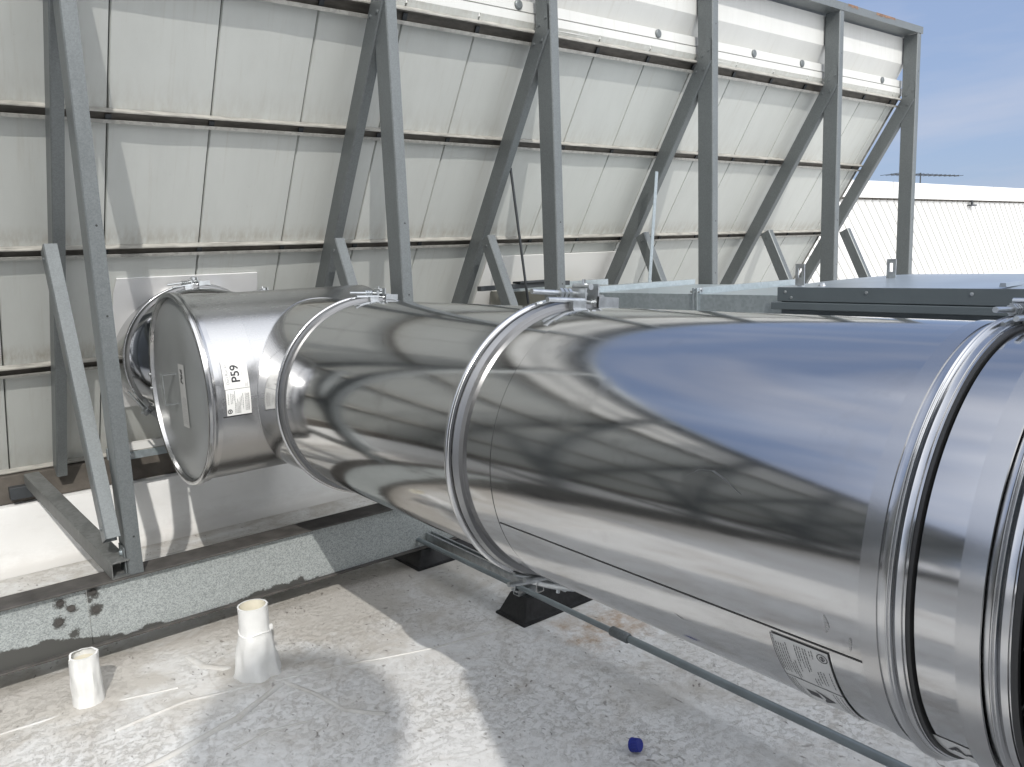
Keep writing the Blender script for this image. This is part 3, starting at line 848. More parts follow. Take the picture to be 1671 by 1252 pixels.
# big marked label on the near section
bm = bmesh.new()
fn_ = lambda off: (lambda u, v: dmap(R(-139.5) + u / DR, v, off))
sheet(bm, 0, .14, .455, .528, fn_(-.0030), 12, 2)
lab3 = dpart('label', bm, M['clear_label']); lab3['label'] = 'pale label with large bold lettering low on the nearest duct section'
tb = text_bm('A4', .042, 'LEFT', .0012, .2)
g = fn_(-.0022)
mapbm(tb, lambda a, b: g(.034 - b, .508 - a)); dpart('lettering', tb, M['ink'], lab3, None)

# ------------------------------------------------------------------ tee drum with cleanout cap
TY, TZ, TR = 3.530, 1.037, .399
TX0, TX1 = .957, 1.86
cT = (0, TY, TZ)
bm = bmesh.new()
pr = [(TX1, .0001), (TX1, TR - .004), (TX1 - .003, TR), (1.42, TR), (1.166, TR), (1.165, TR + .0015), (TX0 + .09, TR), (TX0 + .055, TR)]
revolve(bm, pr, cT, 'X', 192); bmesh.ops.recalc_face_normals(bm, faces=bm.faces[:])
drum = dpart('tee_drum', bm, M['drum'])
# flange beads beside the cap
bm = bmesh.new()
pr = [(TX0 + .056, TR), (TX0 + .055, TR + .008), (TX0 + .035, TR + .009), (TX0 + .033, TR + .013), (TX0 + .024, TR + .015), (TX0 + .018, TR + .009), (TX0 + .012, TR + .015), (TX0 + .002, TR + .013), (TX0, TR + .008), (TX0 + .002, TR - .004), (TX0 + .022, TR - .008)]
revolve(bm, pr, cT, 'X', 192); bmesh.ops.recalc_face_normals(bm, faces=bm.faces[:])
dpart('clamp_band', bm, M['band'], sm=40)
bm = bmesh.new()
pr = [(TX0 + .022, TR - .007), (TX0 + .016, TR - .014), (TX0 + .014, TR * .6), (TX0 + .0125, TR * .3), (TX0 + .012, .0001)]
revolve(bm, pr, cT, 'X', 160); bmesh.ops.recalc_face_normals(bm, faces=bm.faces[:])
cap = dpart('end_cap', bm, M['cap'], sm=50); cap['label'] = 'round stainless cleanout cap with a handle and a narrow label'
# handle: thin bent strap
bm = bmesh.new(); hy, hz = TY + .05, TZ
xx0 = TX0 + .013
for (a, b) in (((xx0, hy, hz + .065), (xx0 - .055, hy, hz + .065)), ((xx0 - .055, hy, hz + .065), (xx0 - .055, hy, hz - .065)), ((xx0 - .055, hy, hz - .065), (xx0, hy, hz - .065))):
    a = Vector(a); b = Vector(b); d_ = (b - a).normalized(); sy = Vector((0, 1, 0)); extrude(bm, [(-.016, -.0015), (.016, -.0015), (.016, .0015), (-.016, .0015)], a, b, sy, d_.cross(sy))
dpart('handle', bm, M['zinc'], cap, 60)
bm = bmesh.new(); ly = TY + TR + .008
tube(bm, [(TX0 + .012, ly, TZ - .045), (TX0 + .012, ly, TZ + .05)], .004, 8)
for zz in (-.035, .03): tube(bm, [(TX0 - .006, ly - .002, TZ + zz), (TX0 + .034, ly - .002, TZ + zz)], .008, 8)
dpart('band_latch', bm, M['zinc'], None, 60)
# narrow label on the cap
bm = bmesh.new(); yl0, yl1 = TY - .10, TY - .02
zA, zB = TZ + .115, TZ - .155
fl = lambda off: (lambda u, v: Vector((TX0 + .0115 - off, v, u)))
sheet(bm, zB, zA, yl0, yl1, fl(.002), 2, 2)
cl = dpart('label', bm, M['clear_label'], cap)
tb = text_bm('P66', .042, 'CENTER', .0012, .25)
g2 = fl(.0026); mapbm(tb, lambda a, b: g2(TZ + .06 + a, TY - .058 + b)); dpart('lettering', tb, M['ink'], cap, None)
bm = bmesh.new()
for i in range(7):
    z = zB + .012
    while z < TZ - .03:
        w = random.uniform(.006, .02); sheet(bm, z, z + w, yl0 + .01 + i * .009, yl0 + .0115 + i * .009, g2, 1, 1); z += w + .003
dpart('printing', bm, M['greyink'], cap, None)
# P59 sticker on the drum
def tmap(off): return lambda u, v: Vector((v, TY - (TR + off) * math.cos(R(PH0) + u / TR), TZ + (TR + off) * math.sin(R(PH0) + u / TR)))
PH0 = 9.0
sx0, sx1 = 1.028, 1.128
u0, um, u1 = -.135, -.030, .082
bm = bmesh.new(); sheet(bm, um + .001, u1, sx0, sx1, tmap(.0032), 10, 2)
l1 = dpart('label', bm, M['white']); l1['label'] = 'white label printed P59 on the drum'
tb = text_bm('P59', .047, 'CENTER', .0010)
g = tmap(.0040); mapbm(tb, lambda a, b: g(.030 + a, sx0 + .050 - b)); dpart('lettering', tb, M['ink'], l1, None)
tb = text_bm('Duct Run #1', .0155, 'CENTER', 0); mapbm(tb, lambda a, b: g(.030 + a, sx0 + .016 - b)); dpart('lettering', tb, M['greyink'], l1, None)
bm = bmesh.new()
for vx, a, b in ((.008, .0, .03), (.026, .006, .044), (.075, .012, .05), (.084, -.026, -.008), (.089, -.026, -.012), (.093, -.026, -.006)):
    sheet(bm, a, b, sx0 + vx - .0006, sx0 + vx + .0006, g, 2, 1)
dpart('printing', bm, M['greyink'], l1, None)
bm = bmesh.new(); sheet(bm, u0, um - .001, sx0 + .002, sx1, tmap(.0032), 10, 2)
l2 = dpart('label', bm, M['white']); l2['label'] = 'white label of small printed lines with a round logo, under the P59 label'
bm = bmesh.new()
for vx, a, b in ((.010, -.09, -.045), (.020, -.088, -.045), (.026, -.088, -.048), (.032, -.075, -.05), (.036, -.128, -.036), (.041, -.128, -.085), (.046, -.128, -.07), (.051, -.128, -.08), (.056, -.128, -.066), (.062, -.098, -.06), (.068, -.112, -.05), (.078, -.120, -.05), (.083, -.12, -.052), (.088, -.12, -.052), (.092, -.12, -.05)):
    u = a
    while u < b:
        w = random.uniform(.003, .008); sheet(bm, u, min(u + w, b), sx0 + vx - .0008, sx0 + vx + .0008, g, 1, 1); u += w + .0014
for k in range(20):
    a, b2 = k * PI / 10, (k + 1) * PI / 10
    bm.faces.new([bm.verts.new(g(-.118 + r * math.cos(t), sx0 + .014 + r * math.sin(t))) for r, t in ((.006, a), (.0095, a), (.0095, b2), (.006, b2))])
sheet(bm, -.122, -.114, sx0 + .012, sx0 + .016, g, 2, 1)
dpart('printing', bm, M['ink'], l2, None)
bm = bmesh.new(); sheet(bm, u0 - .006, u0 - .003, TX0 + .056, sx1 + .004, tmap(.0022), 2, 6); dpart('sleeve_seam', bm, M['rubber'])
# weld bead between stub and drum
bm = bmesh.new(); pts = []
for i in range(97):
    a = R(60) + R(240) * i / 96
    xx = DX + DR * math.cos(a); zz = DZ + DR * math.sin(a); q = TR ** 2 - (zz - TZ) ** 2
    if q > 0: pts.append((xx, TY - math.sqrt(q), zz))
tube(bm, pts, .0022, 8); dpart('weld_bead', bm, M['band'], sm=60)

# far side: stub, offset piece and the straight length through the wall
c2 = (1.53, 0, 1.035); c1 = (1.28, 0, 1.10); r2, r1 = .352, .352
bm = bmesh.new(); rings = []
ys = [(3.70, 0), (3.94, 0), (3.99, 0), (4.03, .15), (4.08, .5), (4.13, .85), (4.17, 1), (4.215, 1)]
for y, t in ys:
    cx_ = c2[0] * (1 - t) + c1[0] * t; cz_ = c2[2] * (1 - t) + c1[2] * t
    rings.append([bm.verts.new((cx_ + r1 * math.cos(k * PI / 64), y, cz_ + r1 * math.sin(k * PI / 64))) for k in range(128)])
for a, b in zip(rings, rings[1:]):
    for k in range(128): bm.faces.new((a[k], b[k], b[(k + 1) % 128], a[(k + 1) % 128]))
dpart('offset_piece', bm, M['duct'])
bm = bmesh.new(); revolve(bm, [(4.22, r1 - .006), (4.221, r1), (4.95, r1)], c1, 'Y', 128); dpart('duct_section', bm, M['duct'])
clampset(c1, r1, 4.205, .8); clampset(c2, r2, 3.975, .7)
hardware(c1, r1, 4.205, R(95), .8); hardware(c2, r2, 3.975, R(92), .8); hardware(c1, r1, 4.205, R(215), .8)
tag(duct, 'large shiny stainless round duct running across the roof into the leaning screen', 'duct')

# flashing plate on the screen round the duct
bm = bmesh.new()
def plate_pt(x, z, off): return wp(x, z, off)
zs = (.81, 1.515); xs_ = (.925, 1.655)
n = 48; outer = []; inner = []
for k in range(n):
    a = 2 * PI * k / n
    c_, s2 = math.cos(a), math.sin(a)
    hx, hz_ = (xs_[1] - xs_[0]) / 2, (zs[1] - zs[0]) / 2
    sc = min(hx / abs(c_) if abs(c_) > 1e-6 else 9, hz_ / abs(s2) if abs(s2) > 1e-6 else 9)
    outer.append(((xs_[0] + xs_[1]) / 2 + c_ * sc, (zs[0] + zs[1]) / 2 + s2 * sc))
    inner.append((c1[0] + c_ * .34, c1[2] + s2 * .34))
for (o0, o1) in ((.010, .010),):
    A = [bm.verts.new(wp(x_, z_, .010)) for x_, z_ in outer]; B = [bm.verts.new(wp(x_, z_, .010)) for x_, z_ in inner]; D_ = [bm.verts.new(wp(x_, z_, .002)) for x_, z_ in outer]
    for k in range(n):
        j = (k + 1) % n; bm.faces.new((A[k], A[j], B[j], B[k])); bm.faces.new((D_[k], D_[j], A[j], A[k]))
bmesh.ops.recalc_face_normals(bm, faces=bm.faces[:])
M['plate'] = simple('bright_plate', (.88, .88, .88), .2, .25, .03, 3)
tag(link('flashing_plate', bm, M['plate']), 'shiny square flashing plate where the round duct enters the screen', 'flashing')

# ------------------------------------------------------------------ rubber support blocks, strut, conduits
def block(name, x0, x1, y0, y1, h=.10):
    r = empty(name, ((x0 + x1) / 2, (y0 + y1) / 2, 0))
    bm = bmesh.new()
    lo = [(x0, y0), (x1, y0), (x1, y1), (x0, y1)]
    i1 = .012; i2 = .052
    def ringv(ins, z): return [bm.verts.new((x + (ins if x == x0 else -ins), y + (ins * .9 if y == y0 else -ins * .9), z)) for x, y in lo]
    rr = [ringv(0, .001), ringv(0, .010), ringv(i1, .014), ringv(i2, h)]
    for a, b in zip(rr, rr[1:]):
        for k in range(4): bm.faces.new((a[k], a[(k + 1) % 4], b[(k + 1) % 4], b[k]))
    bm.faces.new(rr[-1])
    es = [e for e in bm.edges if len(e.link_faces) == 2]
    bmesh.ops.bevel(bm, geom=es, offset=.0025, segments=2, affect='EDGES')
    ch(link('body', bm, M['block'], smooth=30), r)
    # recessed frame on the long face and drain notches along the skirt
    bm = bmesh.new()
    def fp(t, u): # point on the -Y face
        a = Vector((x0 + i1, y0 + i1 * .9, .014)).lerp(Vector((x1 - i1, y0 + i1 * .9, .014)), t)
        b = Vector((x0 + i2, y0 + i2 * .9, h)).lerp(Vector((x1 - i2, y0 + i2 * .9, h)), t)
        return a.lerp(b, u) + Vector((0, -.0022, .001))
    for t0, t1, q0, q1 in ((.07, .93, .82, .86), (.07, .93, .16, .20), (.07, .085, .2, .82), (.915, .93, .2, .82)):
        sheet(bm, t0, t1, q0, q1, fp, 1, 1)
    for k in range(4):
        t0 = .2 + k * .17; sheet(bm, t0, t0 + .06, .02, .10, fp, 1, 1)
    ch(link('moulded_rib', bm, M['block']), r)
    bm = bmesh.new(); xm0, xm1 = x0 + i2 - .01, x1 - i2 + .01; ym = (y0 + y1) / 2
    extrude(bm, [(-.0205, 0), (.0205, 0), (.0205, .021), (.012, .021), (.012, .017), (.0165, .017), (.0165, .003), (-.0165, .003), (-.0165, .017), (-.012, .017), (-.012, .021), (-.0205, .021)], (xm0, ym, h + .0005), (xm1, ym, h + .0005), (0, 1, 0), (0, 0, 1))
    ch(link('strut_channel', bm, M['zinc']), r)
    return r
b1 = block('support_block', 1.955, 2.42, 2.465, 2.665)
tag(b1, 'black rubber support block beside the rust stain, carrying the conduits', 'support block', 'rubber support blocks')
b2 = block('support_block', 1.955, 2.42, 3.30, 3.60, .085)
b2.location = b2.location
tag(b2, 'black rubber support block tucked under the end of the beam shadow', 'support block', 'rubber support blocks')

cond = empty('conduit', (2.0, 1, .14))
bm = bmesh.new(); tube(bm, [(2.004, 3.55, .140), (2.004, 3.2, .140), (2.004, 2.1, .141), (2.004, 1.9, .142)], .0115, 16); ch(link('pipe', bm, M['conduit'], smooth=60), cond)
bm = bmesh.new(); tube(bm, [(2.004, 1.9, .142), (2.003, .9, .143), (2.0, -1.2, .14)], .0145, 16); ch(link('pipe', bm, M['conduit'], smooth=60), cond)
bm = bmesh.new(); tube(bm, [(2.004, 2.0, .142), (2.004, 1.995, .142), (2.004, 1.915, .142), (2.004, 1.91, .142)], [.016, .0195, .0195, .016], 16); ch(link('coupling', bm, M['steel'], smooth=40), cond)
bm = bmesh.new()
box(bm, 1.984, 2.026, 2.545, 2.585, .122, .128, .001); tube(bm, [(1.984, 2.56, .128), (1.988, 2.56, .150), (2.004, 2.56, .158), (2.02, 2.56, .150), (2.026, 2.56, .128)], .004, 8)
bolt(bm, (2.004, 2.56, .158), (0, 0, 1), .008, .012)
ch(link('pipe_clamp', bm, M['zinc'], smooth=40), cond)
tag(cond, 'thin galvanised conduit with a coupling running low along the roof beside the duct', 'conduit')
bm = bmesh.new()
extrude(bm, [(-.0205, 0), (.0205, 0), (.0205, .041), (.010, .041), (.010, .034), (.017, .034), (.017, .003), (-.017, .003), (-.017, .034), (-.010, .034), (-.010, .041), (-.0205, .041)], (2.075, 3.56, .1225), (2.062, 2.48, .1225), (1, 0, 0), (0, 0, 1))
tag(link('strut_channel', bm, M['zinc']), 'zinc strut channel lying beside the conduit from the beam to the rubber block', 'strut channel')

# ------------------------------------------------------------------ vent pipes
def vent(name, x, y, r, h, boot, ragged):
    g = empty(name, (x, y, 0))
    bm = bmesh.new(); seg = 48; rows = []
    zs = [0.001, .004] + [h * i / 14 for i in range(1, 15)]
    for z in zs:
        row = []
        for k in range(seg):
            a = 2 * PI * k / seg
            if boot:
                t = min(1, z / (h * .62)); rr = r * (1.06 + .48 * (1 - t) ** 1.0) if z < h * .62 else r * 1.0
                if z < .006: rr = r * 1.62
                wr = noise.noise(Vector((math.cos(a) * 2, math.sin(a) * 2, z * 14))) * .015 * (1.15 - min(1, z / (h * .7)))
            else:
                rr = r * (1.0 + .10 * max(0, 1 - z / .05)); wr = noise.noise(Vector((math.cos(a) * 2, math.sin(a) * 2, z * 18 + 5))) * .005 + (.006 * max(0, noise.noise(Vector((math.cos(a) * 5, math.sin(a) * 5, z * 3)))))
            zz = z
            if ragged and z >= h * .999:
                zz = h - (.018 if 20 < k % seg < 26 else 0) - .004 * noise.noise(Vector((a * 2, 0, 0)))
            row.append(bm.verts.new((x + math.cos(a) * (rr + wr), y + math.sin(a) * (rr + wr), zz)))
        rows.append(row)
    ir = r - .007
    top = rows[-1]
    rows.append([bm.verts.new((x + math.cos(2 * PI * k / seg) * ir, y + math.sin(2 * PI * k / seg) * ir, top[k].co.z)) for k in range(seg)])
    for a, b in zip(rows, rows[1:]):
        for k in range(seg): bm.faces.new((a[k], a[(k + 1) % seg], b[(k + 1) % seg], b[k]))
    ch(link('coated_pipe', bm, M['pvc'], smooth=50), g)
    bm = bmesh.new(); revolve(bm, [(h - .03, ir), (.02, ir), (.018, .0001)], (x, y, 0), 'Z', seg)
    o = [bm.verts.new((x + math.cos(2 * PI * k / seg) * (ir - .0003), y + math.sin(2 * PI * k / seg) * (ir - .0003), top_z - .0004)) for k, top_z in ((k, h - (.02 if ragged else 0)) for k in range(seg))]
    lo_ = [bm.verts.new((v.co.x, v.co.y, h - .032)) for v in o]
    for k in range(seg): bm.faces.new((o[k], lo_[k], lo_[(k + 1) % seg], o[(k + 1) % seg]))
    ch(link('bore', bm, M['pvc_in'], smooth=50), g)
    if boot:
        bm = bmesh.new(); pts = [(x + math.cos(a) * (r + .002), y + math.sin(a) * (r + .002), h * .63 + .006 * math.sin(3 * a)) for a in [2 * PI * i / 40 for i in range(41)]]
        tube(bm, pts, .0035, 6); box(bm, x + r * .75, x + r * 1.12, y - r * .5, y - r * .2, h * .60, h * .68, .003)
        ch(link('clamp_band', bm, M['pvc'], smooth=50), g)
    # smeared coating skirt on the roof
    bm = bmesh.new(); c0 = bm.verts.new((x, y, .006)); rs = []
    for q, hz_ in ((1.7, .006), (2.3, .0035), (2.8, .0008)):
        rs.append([bm.verts.new((x + math.cos(a) * r * q * (1 + .25 * noise.noise(Vector((math.cos(a) * 2 + x, math.sin(a) * 2, q)))), y + math.sin(a) * r * q * (1 + .25 * noise.noise(Vector((math.cos(a) * 2 + x, math.sin(a) * 2, q)))), hz_)) for a in [2 * PI * k / seg for k in range(seg)]])
    for k in range(seg): bm.faces.new((c0, rs[0][k], rs[0][(k + 1) % seg]))
    for a, b in zip(rs, rs[1:]):
        for k in range(seg): bm.faces.new((a[k], b[k], b[(k + 1) % seg], a[(k + 1) % seg]))
    ch(link('sealant_skirt', bm, M['roof'], smooth=60), g)
    return g
v1 = vent('vent_pipe', .972, 2.885, .056, .275, True, False)
tag(v1, 'white vent pipe with an open cream coloured top and a flared boot at its base', 'vent pipe')
v2 = vent('vent_pipe', .422, 3.10, .048, .19, False, True)
tag(v2, 'short white coated pipe stub with a chipped rim, in front of the beam splice', 'vent pipe')

# bottle cap
bc = empty('bottle_cap', (1.672, 1.590, 0))
bm = bmesh.new(); n = 60; r, h = .0215, .031
prof = [(0, 1.0), (h * .16, 1.02), (h * .2, .97), (h * .86, .96), (h * .96, .92), (h, .84)]
rings = []
for z, q in prof:
    rings.append([bm.verts.new((math.cos(2 * PI * k / n) * r * q * (1.0 if k % 2 else .965), math.sin(2 * PI * k / n) * r * q * (1.0 if k % 2 else .965), z)) for k in range(n)])
for a, b in zip(rings, rings[1:]):
    for k in range(n): bm.faces.new((a[k], a[(k + 1) % n], b[(k + 1) % n], b[k]))
bm.faces.new(rings[-1])
inn = [bm.verts.new((math.cos(2 * PI * k / n) * r * .88, math.sin(2 * PI * k / n) * r * .88, 0)) for k in range(n)]
inb = [bm.verts.new((math.cos(2 * PI * k / n) * r * .86, math.sin(2 * PI * k / n) * r * .86, h * .8)) for k in range(n)]
for k in range(n):
    j = (k + 1) % n; bm.faces.new((rings[0][j], rings[0][k], inn[k], inn[j])); bm.faces.new((inn[j], inn[k], inb[k], inb[j]))
bm.faces.new(list(reversed(inb)))
rot = Matrix.Rotation(R(14), 4, 'Z') @ Matrix.Rotation(R(74), 4, 'X')
bmesh.ops.transform(bm, matrix=rot, verts=bm.verts[:])
mz = min(v.co.z for v in bm.verts)
for v in bm.verts: v.co.z -= mz - .002
link('shell', bm, M['blue'], bc, 30)
tag(bc, 'small blue plastic bottle cap lying on its side on the dirty white roof', 'bottle cap')

# ------------------------------------------------------------------ rectangular duct and unit on the right
rd = empty('rectangular_duct', (3.8, 3.0, .9))
def rpart(name, bm, m, root): return ch(link(name, bm, m), root)
rx0, rx1, rz = 3.30, 4.20, 1.315
for ya, yb in ((2.10, 2.615), (2.655, 3.365)):
    bm = bmesh.new()
    z0 = .75
    # crossed-broken top: centre slightly raised
    A = [(rx0, ya), (rx1, ya), (rx1, yb), (rx0, yb)]
    lo_ = [bm.verts.new((x_, y_, z0)) for x_, y_ in A]; hi_ = [bm.verts.new((x_, y_, rz)) for x_, y_ in A]; cc = bm.verts.new(((rx0 + rx1) / 2, (ya + yb) / 2, rz + .022))
    for k in range(4):
        j = (k + 1) % 4; bm.faces.new((lo_[k], lo_[j], hi_[j], hi_[k])); bm.faces.new((hi_[k], hi_[j], cc))
    bm.faces.new(list(reversed(lo_)))
    rpart('duct_section', bm, M['galv'], rd)
for y in (2.635, 3.385):
    bm = bmesh.new()
    for dy in (-.018, .002):
        box(bm, rx0 - .012, rx1 + .012, y + dy, y + dy + .014, rz - .004 if False else .74, rz + .032, .002)
    rpart('joint_flange', bm, M['galv'], rd)
    bm = bmesh.new()
    tube(bm, [(rx0 - .002, y - .03, rz + .012), (rx0 - .002, y + .03, rz + .012)], .007, 8); bolt(bm, (rx0 + .02, y - .019, rz + .02), (0, -1, 0), .01, .01)
    rpart('corner_bolt', bm, M['zinc'], rd)
bm = bmesh.new(); box(bm, rx0 + .02, rx1 - .02, 3.40, 4.42, .75, rz - .005, .002); rpart('lined_section', bm, M['tan'], rd)
bm = bmesh.new(); box(bm, rx0 - .0, rx1 + .0, 3.62, 3.66, .74, rz + .02, .002); rpart('joint_flange', bm, M['galv'], rd)
bm = bmesh.new(); box(bm, rx0 - .03, rx1 + .03, 4.18, 4.24, .70, rz + .035, .002); rpart('joint_flange', bm, M['galv'], rd)
tag(rd, 'galvanised rectangular duct with flanged joints passing between the frame posts', 'duct')
bm = bmesh.new(); zf = (.60, 1.50)
vs = [bm.verts.new(wp(x_, z_, o_)) for o_ in (.003, .010) for x_, z_ in ((3.2, zf[0]), (4.42, zf[0]), (4.42, 1.55), (3.2, 1.55))]
for q in ((4, 5, 6, 7), (0, 1, 5, 4), (1, 2, 6, 5), (2, 3, 7, 6), (3, 0, 4, 7)): bm.faces.new([vs[i] for i in q])
tag(link('flashing_plate', bm, M['far']), 'white flashing sheet on the screen behind the rectangular duct', 'flashing')
bm = bmesh.new(); box(bm, 2.95, 3.7, 4.02, 4.06, 1.335, 1.365, .002); box(bm, 3.25, 3.6, 4.00, 4.08, 1.366, 1.380, .003)
tag(link('cover_strip', bm, M['dark']), 'dark metal cover strip lying behind the third frame post', 'cover strip')

au = empty('air_handling_unit', (3.8, 0, 0))
ux0, ux1, uy0, uy1, uz = 3.15, 4.42, -3.0, 2.06, 1.363
bm = bmesh.new(); box(bm, ux0 + .012, ux1 - .012, uy0 + .01, uy1 - .012, .12, uz - .002); rpart('casing', bm, M['unit'], au)
bm = bmesh.new()
# lid with rolled edge, slightly crowned
g = []
for i in range(9):
    row = []
    for j in range(13):
        u, v = i / 8, j / 12
        row.append(bm.verts.new((ux0 - .004 + (ux1 - ux0 + .008) * u, uy0 + (uy1 - uy0 + .002) * v, uz + .012 * math.sin(PI * u) * (1 if 0 < j < 12 else .6) + .003 * noise.noise(Vector((u * 3, v * 9, 0))) * (0 < i < 8))))
    g.append(row)
for i in range(8):
    for j in range(12): bm.faces.new((g[i][j], g[i + 1][j], g[i + 1][j + 1], g[i][j + 1]))
rpart('lid', bm, M['unit_top'], au)
for ys_ in (1.15, -.2, -1.6):
    bm = bmesh.new(); extrude(bm, [(-.012, 0), (.012, 0), (.009, .014), (-.009, .014)], (ux0, ys_, uz + .006), (ux1, ys_ + .01, uz + .006), (0, 1, 0), (0, 0, 1)); rpart('lid_seam', bm, M['unit_top'], au)
bm = bmesh.new(); box(bm, ux0 - .004, ux0 + .010, uy0, uy1, uz - .062, uz - .0005, .002); box(bm, ux0 + .01, ux1, uy1 - .010, uy1 + .002, uz - .062, uz - .0005, .002); rpart('lid_edge', bm, M['unit'], au)
bm = bmesh.new(); box(bm, ux0 - .008, ux0 + .011, uy0, uy1 + .03, uz - .098, uz - .066, .003); rpart('casing_rail', bm, M['unit'], au)
bm = bmesh.new(); box(bm, ux0 - .002, ux0 + .0125, 1.12, 1.87, .5, uz - .128, .002); rpart('door', bm, M['unit'], au)
bm = bmesh.new(); box(bm, ux0 + .0005, ux0 + .0122, 1.105, 1.885, uz - .127, uz - .118); box(bm, ux0 + .0005, ux0 + .0122, 1.105, 1.118, .5, uz - .128); rpart('door_gasket', bm, M['rubber'], au)
bm = bmesh.new()
for y in (2.02, 1.99, 1.65, 1.25, .9, .5, .1): revolve_r = bolt(bm, (ux0 - .004, y, uz - .02 - (.025 if y == 1.99 else 0)), (-1, 0, 0), .0045, .004)
for y in (2.0, 1.9): bolt(bm, (ux0 + .09, y, uz + .002), (0, 0, 1), .012, .012)
rpart('screw', bm, M['zinc'], au)
for xx, yy in ((ux0 + .06, 1.99), (ux0 + .62, 1.86)):
    bm = bmesh.new()
    a = [(-.022, 0), (.022, 0), (.022, .085), (.015, .095), (-.015, .095), (-.022, .085)]
    hole = [(.008 * math.cos(t), .058 + .018 * math.sin(t)) for t in [2 * PI * k / 12 for k in range(12)]]
    for yo in (0, .004):
        o_ = [bm.verts.new((xx, yy + s, uz + .008 + z)) for s, z in a]
    bm.free(); bm = bmesh.new()
    # plate with slot: built from four bars
    for s0, s1, z0, z1 in ((-.022, -.008, 0, .095), (.008, .022, 0, .095), (-.008, .008, 0, .035), (-.008, .008, .076, .095)):
        box(bm, xx, xx + .005, yy + s0, yy + s1, uz + z0 + .004, uz + z1 + .004)
    rpart('lifting_lug', bm, M['zinc'], au)
bm = bmesh.new(); box(bm, ux0 + .1, ux1 - .1, uy0 + .1, uy1 - .1, 0, .12); rpart('base', bm, M['dark'], au)
tag(au, 'dark grey air handling unit with a bluish metal top behind the round duct', 'air handling unit')

# thin rods
bm = bmesh.new()
tube(bm, [(3.045, 3.80, 2.06), (3.145, 3.80, 1.25)], .008, 8)
tag(link('tie_rod', bm, M['dark'], smooth=60), 'thin dark rod slanting down beside the third frame diagonal', 'rod')
bm = bmesh.new(); a = Vector((4.282, 3.75, 2.074)); b = Vector((4.194, 3.75, 1.30))
d = (b - a).normalized(); sv = d.cross(Vector((0, 1, 0))).normalized(); extrude(bm, [(-.014, -.002), (.014, -.002), (.014, .002), (-.014, .002)], a, b, sv, (0, 1, 0))
tag(link('hanger_strap', bm, M['galv']), 'pale galvanised strap rising from the rectangular duct to the fourth frame', 'strap')
# strut bracket under the screen between the first frame and the cap
sb = empty('strut_bracket', (.95, 4.6, .55))
bm = bmesh.new()
zc, yc = .585, 4.62
extrude(bm, [(-.0205, 0), (.0205, 0), (.0205, .041), (.010, .041), (.010, .034), (.017, .034), (.017, .003), (-.017, .003), (-.017, .034), (-.010, .034), (-.010, .041), (-.0205, .041)], (.90, yc, zc), (1.30, yc, zc), (0, 1, 0), (0, 0, 1))
rpart('channel', bm, M['far'], sb)
bm = bmesh.new(); box(bm, .90, 1.26, yc - .03, yc - .024, zc - .045, zc - .004, .001); box(bm, .86, .90, yc - .03, yc + .0, zc - .03, zc + .03, .002)
rpart('plate', bm, M['galv'], sb)
bm = bmesh.new(); bolt(bm, (1.2, yc - .03, zc - .024), (0, -1, 0), .01, .01); bolt(bm, (.98, yc - .03, zc - .024), (0, -1, 0), .01, .01); rpart('bolt', bm, M['zinc'], sb)
tag(sb, 'short galvanised strut bracket at the foot of the screen left of the end cap', 'bracket')

# ------------------------------------------------------------------ white building beyond
fb = empty('white_building', (25, 12, 0))
FY = 10.0; fzr, fzt = 2.575, 2.965
bm = bmesh.new(); box(bm, 8, 70, FY, FY + 14, 0.0, fzr - .02); rpart('wall', bm, M['far'], fb)
bm = bmesh.new()
vs = [bm.verts.new(p) for p in ((8, FY - .12, fzr), (70, FY - .12, fzr), (70, FY - .10, fzt), (8, FY - .10, fzt), (8, FY + 14, fzr), (70, FY + 14, fzr), (70, FY + 14, fzt + .1), (8, FY + 14, fzt + .1))]
for q in ((0, 1, 2, 3), (3, 2, 6, 7), (4, 5, 1, 0), (1, 5, 6, 2), (4, 0, 3, 7)): bm.faces.new([vs[i] for i in q])
rpart('roof_fascia', bm, M['far'], fb)
bm = bmesh.new()
x = 8.0
while x < 46:
    a = Vector((x, FY - .001, fzr - .03)); b = Vector((x + 2.35, FY - .001, .2))
    d = (b - a).normalized(); sv = Vector((0, -1, 0)); up = d.cross(sv)
    extrude(bm, [(0, -.026), (.02, -.018), (.02, .018), (0, .026)], a, b, sv, up)
    x += .36
rpart('cladding_ribs', bm, M['farline'], fb)
bm = bmesh.new(); x = 8
while x < 60: box(bm, x, x + .28, FY - .04, FY - .002, fzr - .045, fzr - .004); x += .36
rpart('closure_strip', bm, M['curbsill'], fb)
bm = bmesh.new(); box(bm, 24.5, 24.85, FY - .14, FY - .02, fzr - .16, fzr - .12); tube(bm, [(24.65, FY - .08, fzr - .12), (24.65, FY - .08, fzr + .01)], .03, 6); rpart('flood_lamp', bm, M['dark'], fb)
tag(fb, 'long white building with slanting cladding ribs beyond the open end of the screen', 'building')
bm = bmesh.new()
for xx in (20.5, 31.5): box(bm, xx, xx + .09, FY - .10, FY - .03, .1, fzr - .05)
rpart('downpipe', bm, M['far'], fb)
bm = bmesh.new()
for xx in (14, 20, 26, 32, 38): box(bm, xx, xx + .02, FY - .135, FY - .105, fzr + .01, fzt)
rpart('fascia_joint', bm, M['farline'], fb)
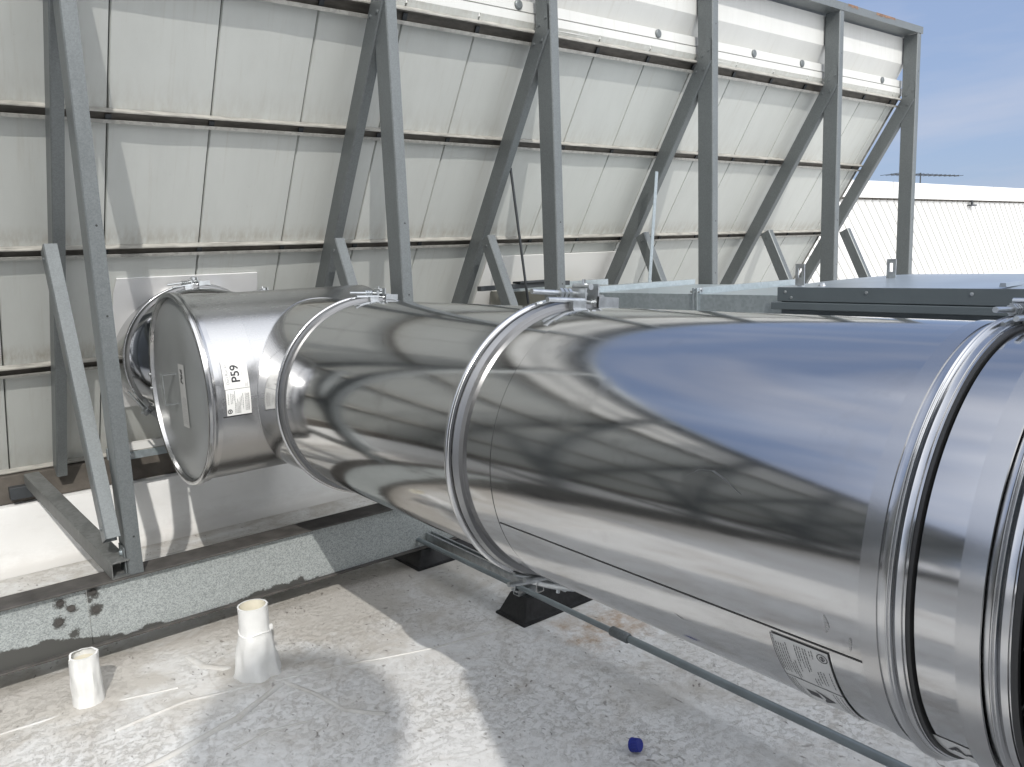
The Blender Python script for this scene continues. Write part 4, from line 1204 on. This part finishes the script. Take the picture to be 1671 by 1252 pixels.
# low white parapet nearer
bm = bmesh.new()
vs = [bm.verts.new(p) for p in ((9.5, 7.2, 0), (40, 7.2, 0), (40, 7.2, .95), (9.5, 7.2, .62), (9.5, 7.5, 0), (40, 7.5, 0), (40, 7.5, .95), (9.5, 7.5, .62))]
for q in ((0, 1, 2, 3), (3, 2, 6, 7), (5, 4, 7, 6), (4, 0, 3, 7), (1, 5, 6, 2)): bm.faces.new([vs[i] for i in q])
tag(link('parapet_wall', bm, M['far']), 'low white parapet at the foot of the ribbed white building', 'parapet')
# antenna
an = empty('roof_antenna', (22.9, 11.5, 3.0))
bm = bmesh.new(); tube(bm, [(24.9, 11.5, 3.0), (24.9, 11.5, 3.50)], .02, 8); rpart('mast', bm, M['dark'], an)
bm = bmesh.new(); p0 = Vector((23.9, 11.9, 3.47)); p1 = Vector((26.3, 11.0, 3.40)); tube(bm, [p0, p1], .016, 6)
for i in range(15):
    c = p0.lerp(p1, i / 14); l = .42 - .018 * i; dv = (p1 - p0).normalized(); e = Vector((-dv.y, dv.x, 0)) * l
    tube(bm, [c - e, c + e], .008, 5)
rpart('boom', bm, M['dark'], an)
tag(an, 'television aerial on top of the white building', 'antenna')

# ------------------------------------------------------------------ added unseen shadow casters, behind and beside the viewer
lr = empty('sun_block_building', (-8, -3, 0))  # added block, out of view, that keeps sun off the screen's left part
M['dark_panel'] = simple('grey_green_panel', (.12, .125, .115), .6)
bm = bmesh.new(); box(bm, -13, -4.2, -6.5, .3, 0, 8.4); rpart('wall', bm, M['dark_panel'], lr)
bm = bmesh.new(); box(bm, -13.1, -4.1, -6.6, .4, 8.4, 8.6, .02); rpart('coping', bm, M['far'], lr)
bm = bmesh.new(); box(bm, -7.2, -6.2, .3, .34, 0, 2.1, .005); rpart('door', bm, M['unit'], lr)
tag(lr, 'tall plain unseen building added left behind the viewer to shade the screen', 'building')
# added unseen stack with a round head, shaped to throw a shadow on the near roof
t_ = 7.6; hx, hy, hz = .93 - AX * t_, 2.42 - t_, KZ * t_
g = empty('shadow_stack', (hx, hy, 0))
bm = bmesh.new(); revolve(bm, [(0, .30), (hz, .30)], (hx - .04, hy, 0), 'Z', 48); rpart('pipe', bm, M['galv'], g)
bm = bmesh.new(); revolve(bm, [(hz + .36 * math.sin(R(a_)), .36 * math.cos(R(a_)) + .0001) for a_ in range(-90, 91, 10)], (hx, hy, 0), 'Z', 48); rpart('caster_head', bm, M['galv'], g)
tag(g, 'tall unseen round-headed column added behind the viewer to cast a roof shadow', 'shadow caster')
bx = empty('shadow_box', (1.0, -2.5, 0))  # added box, out of view, sized for the shade edge beside the duct
bm = bmesh.new(); xe = 1.32 - AX * (1.8 + 1.6)
box(bm, xe, xe + 2.3, -3.4, -1.6, .1, KZ * (2.36 + 1.6), .01); rpart('casing', bm, M['unit'], bx)
bm = bmesh.new(); box(bm, xe + .05, xe + 2.25, -3.35, -1.65, 0, .1); rpart('base', bm, M['dark'], bx)
tag(bx, 'tall unseen box added behind the viewer to cast shade beside the duct', 'rooftop unit')
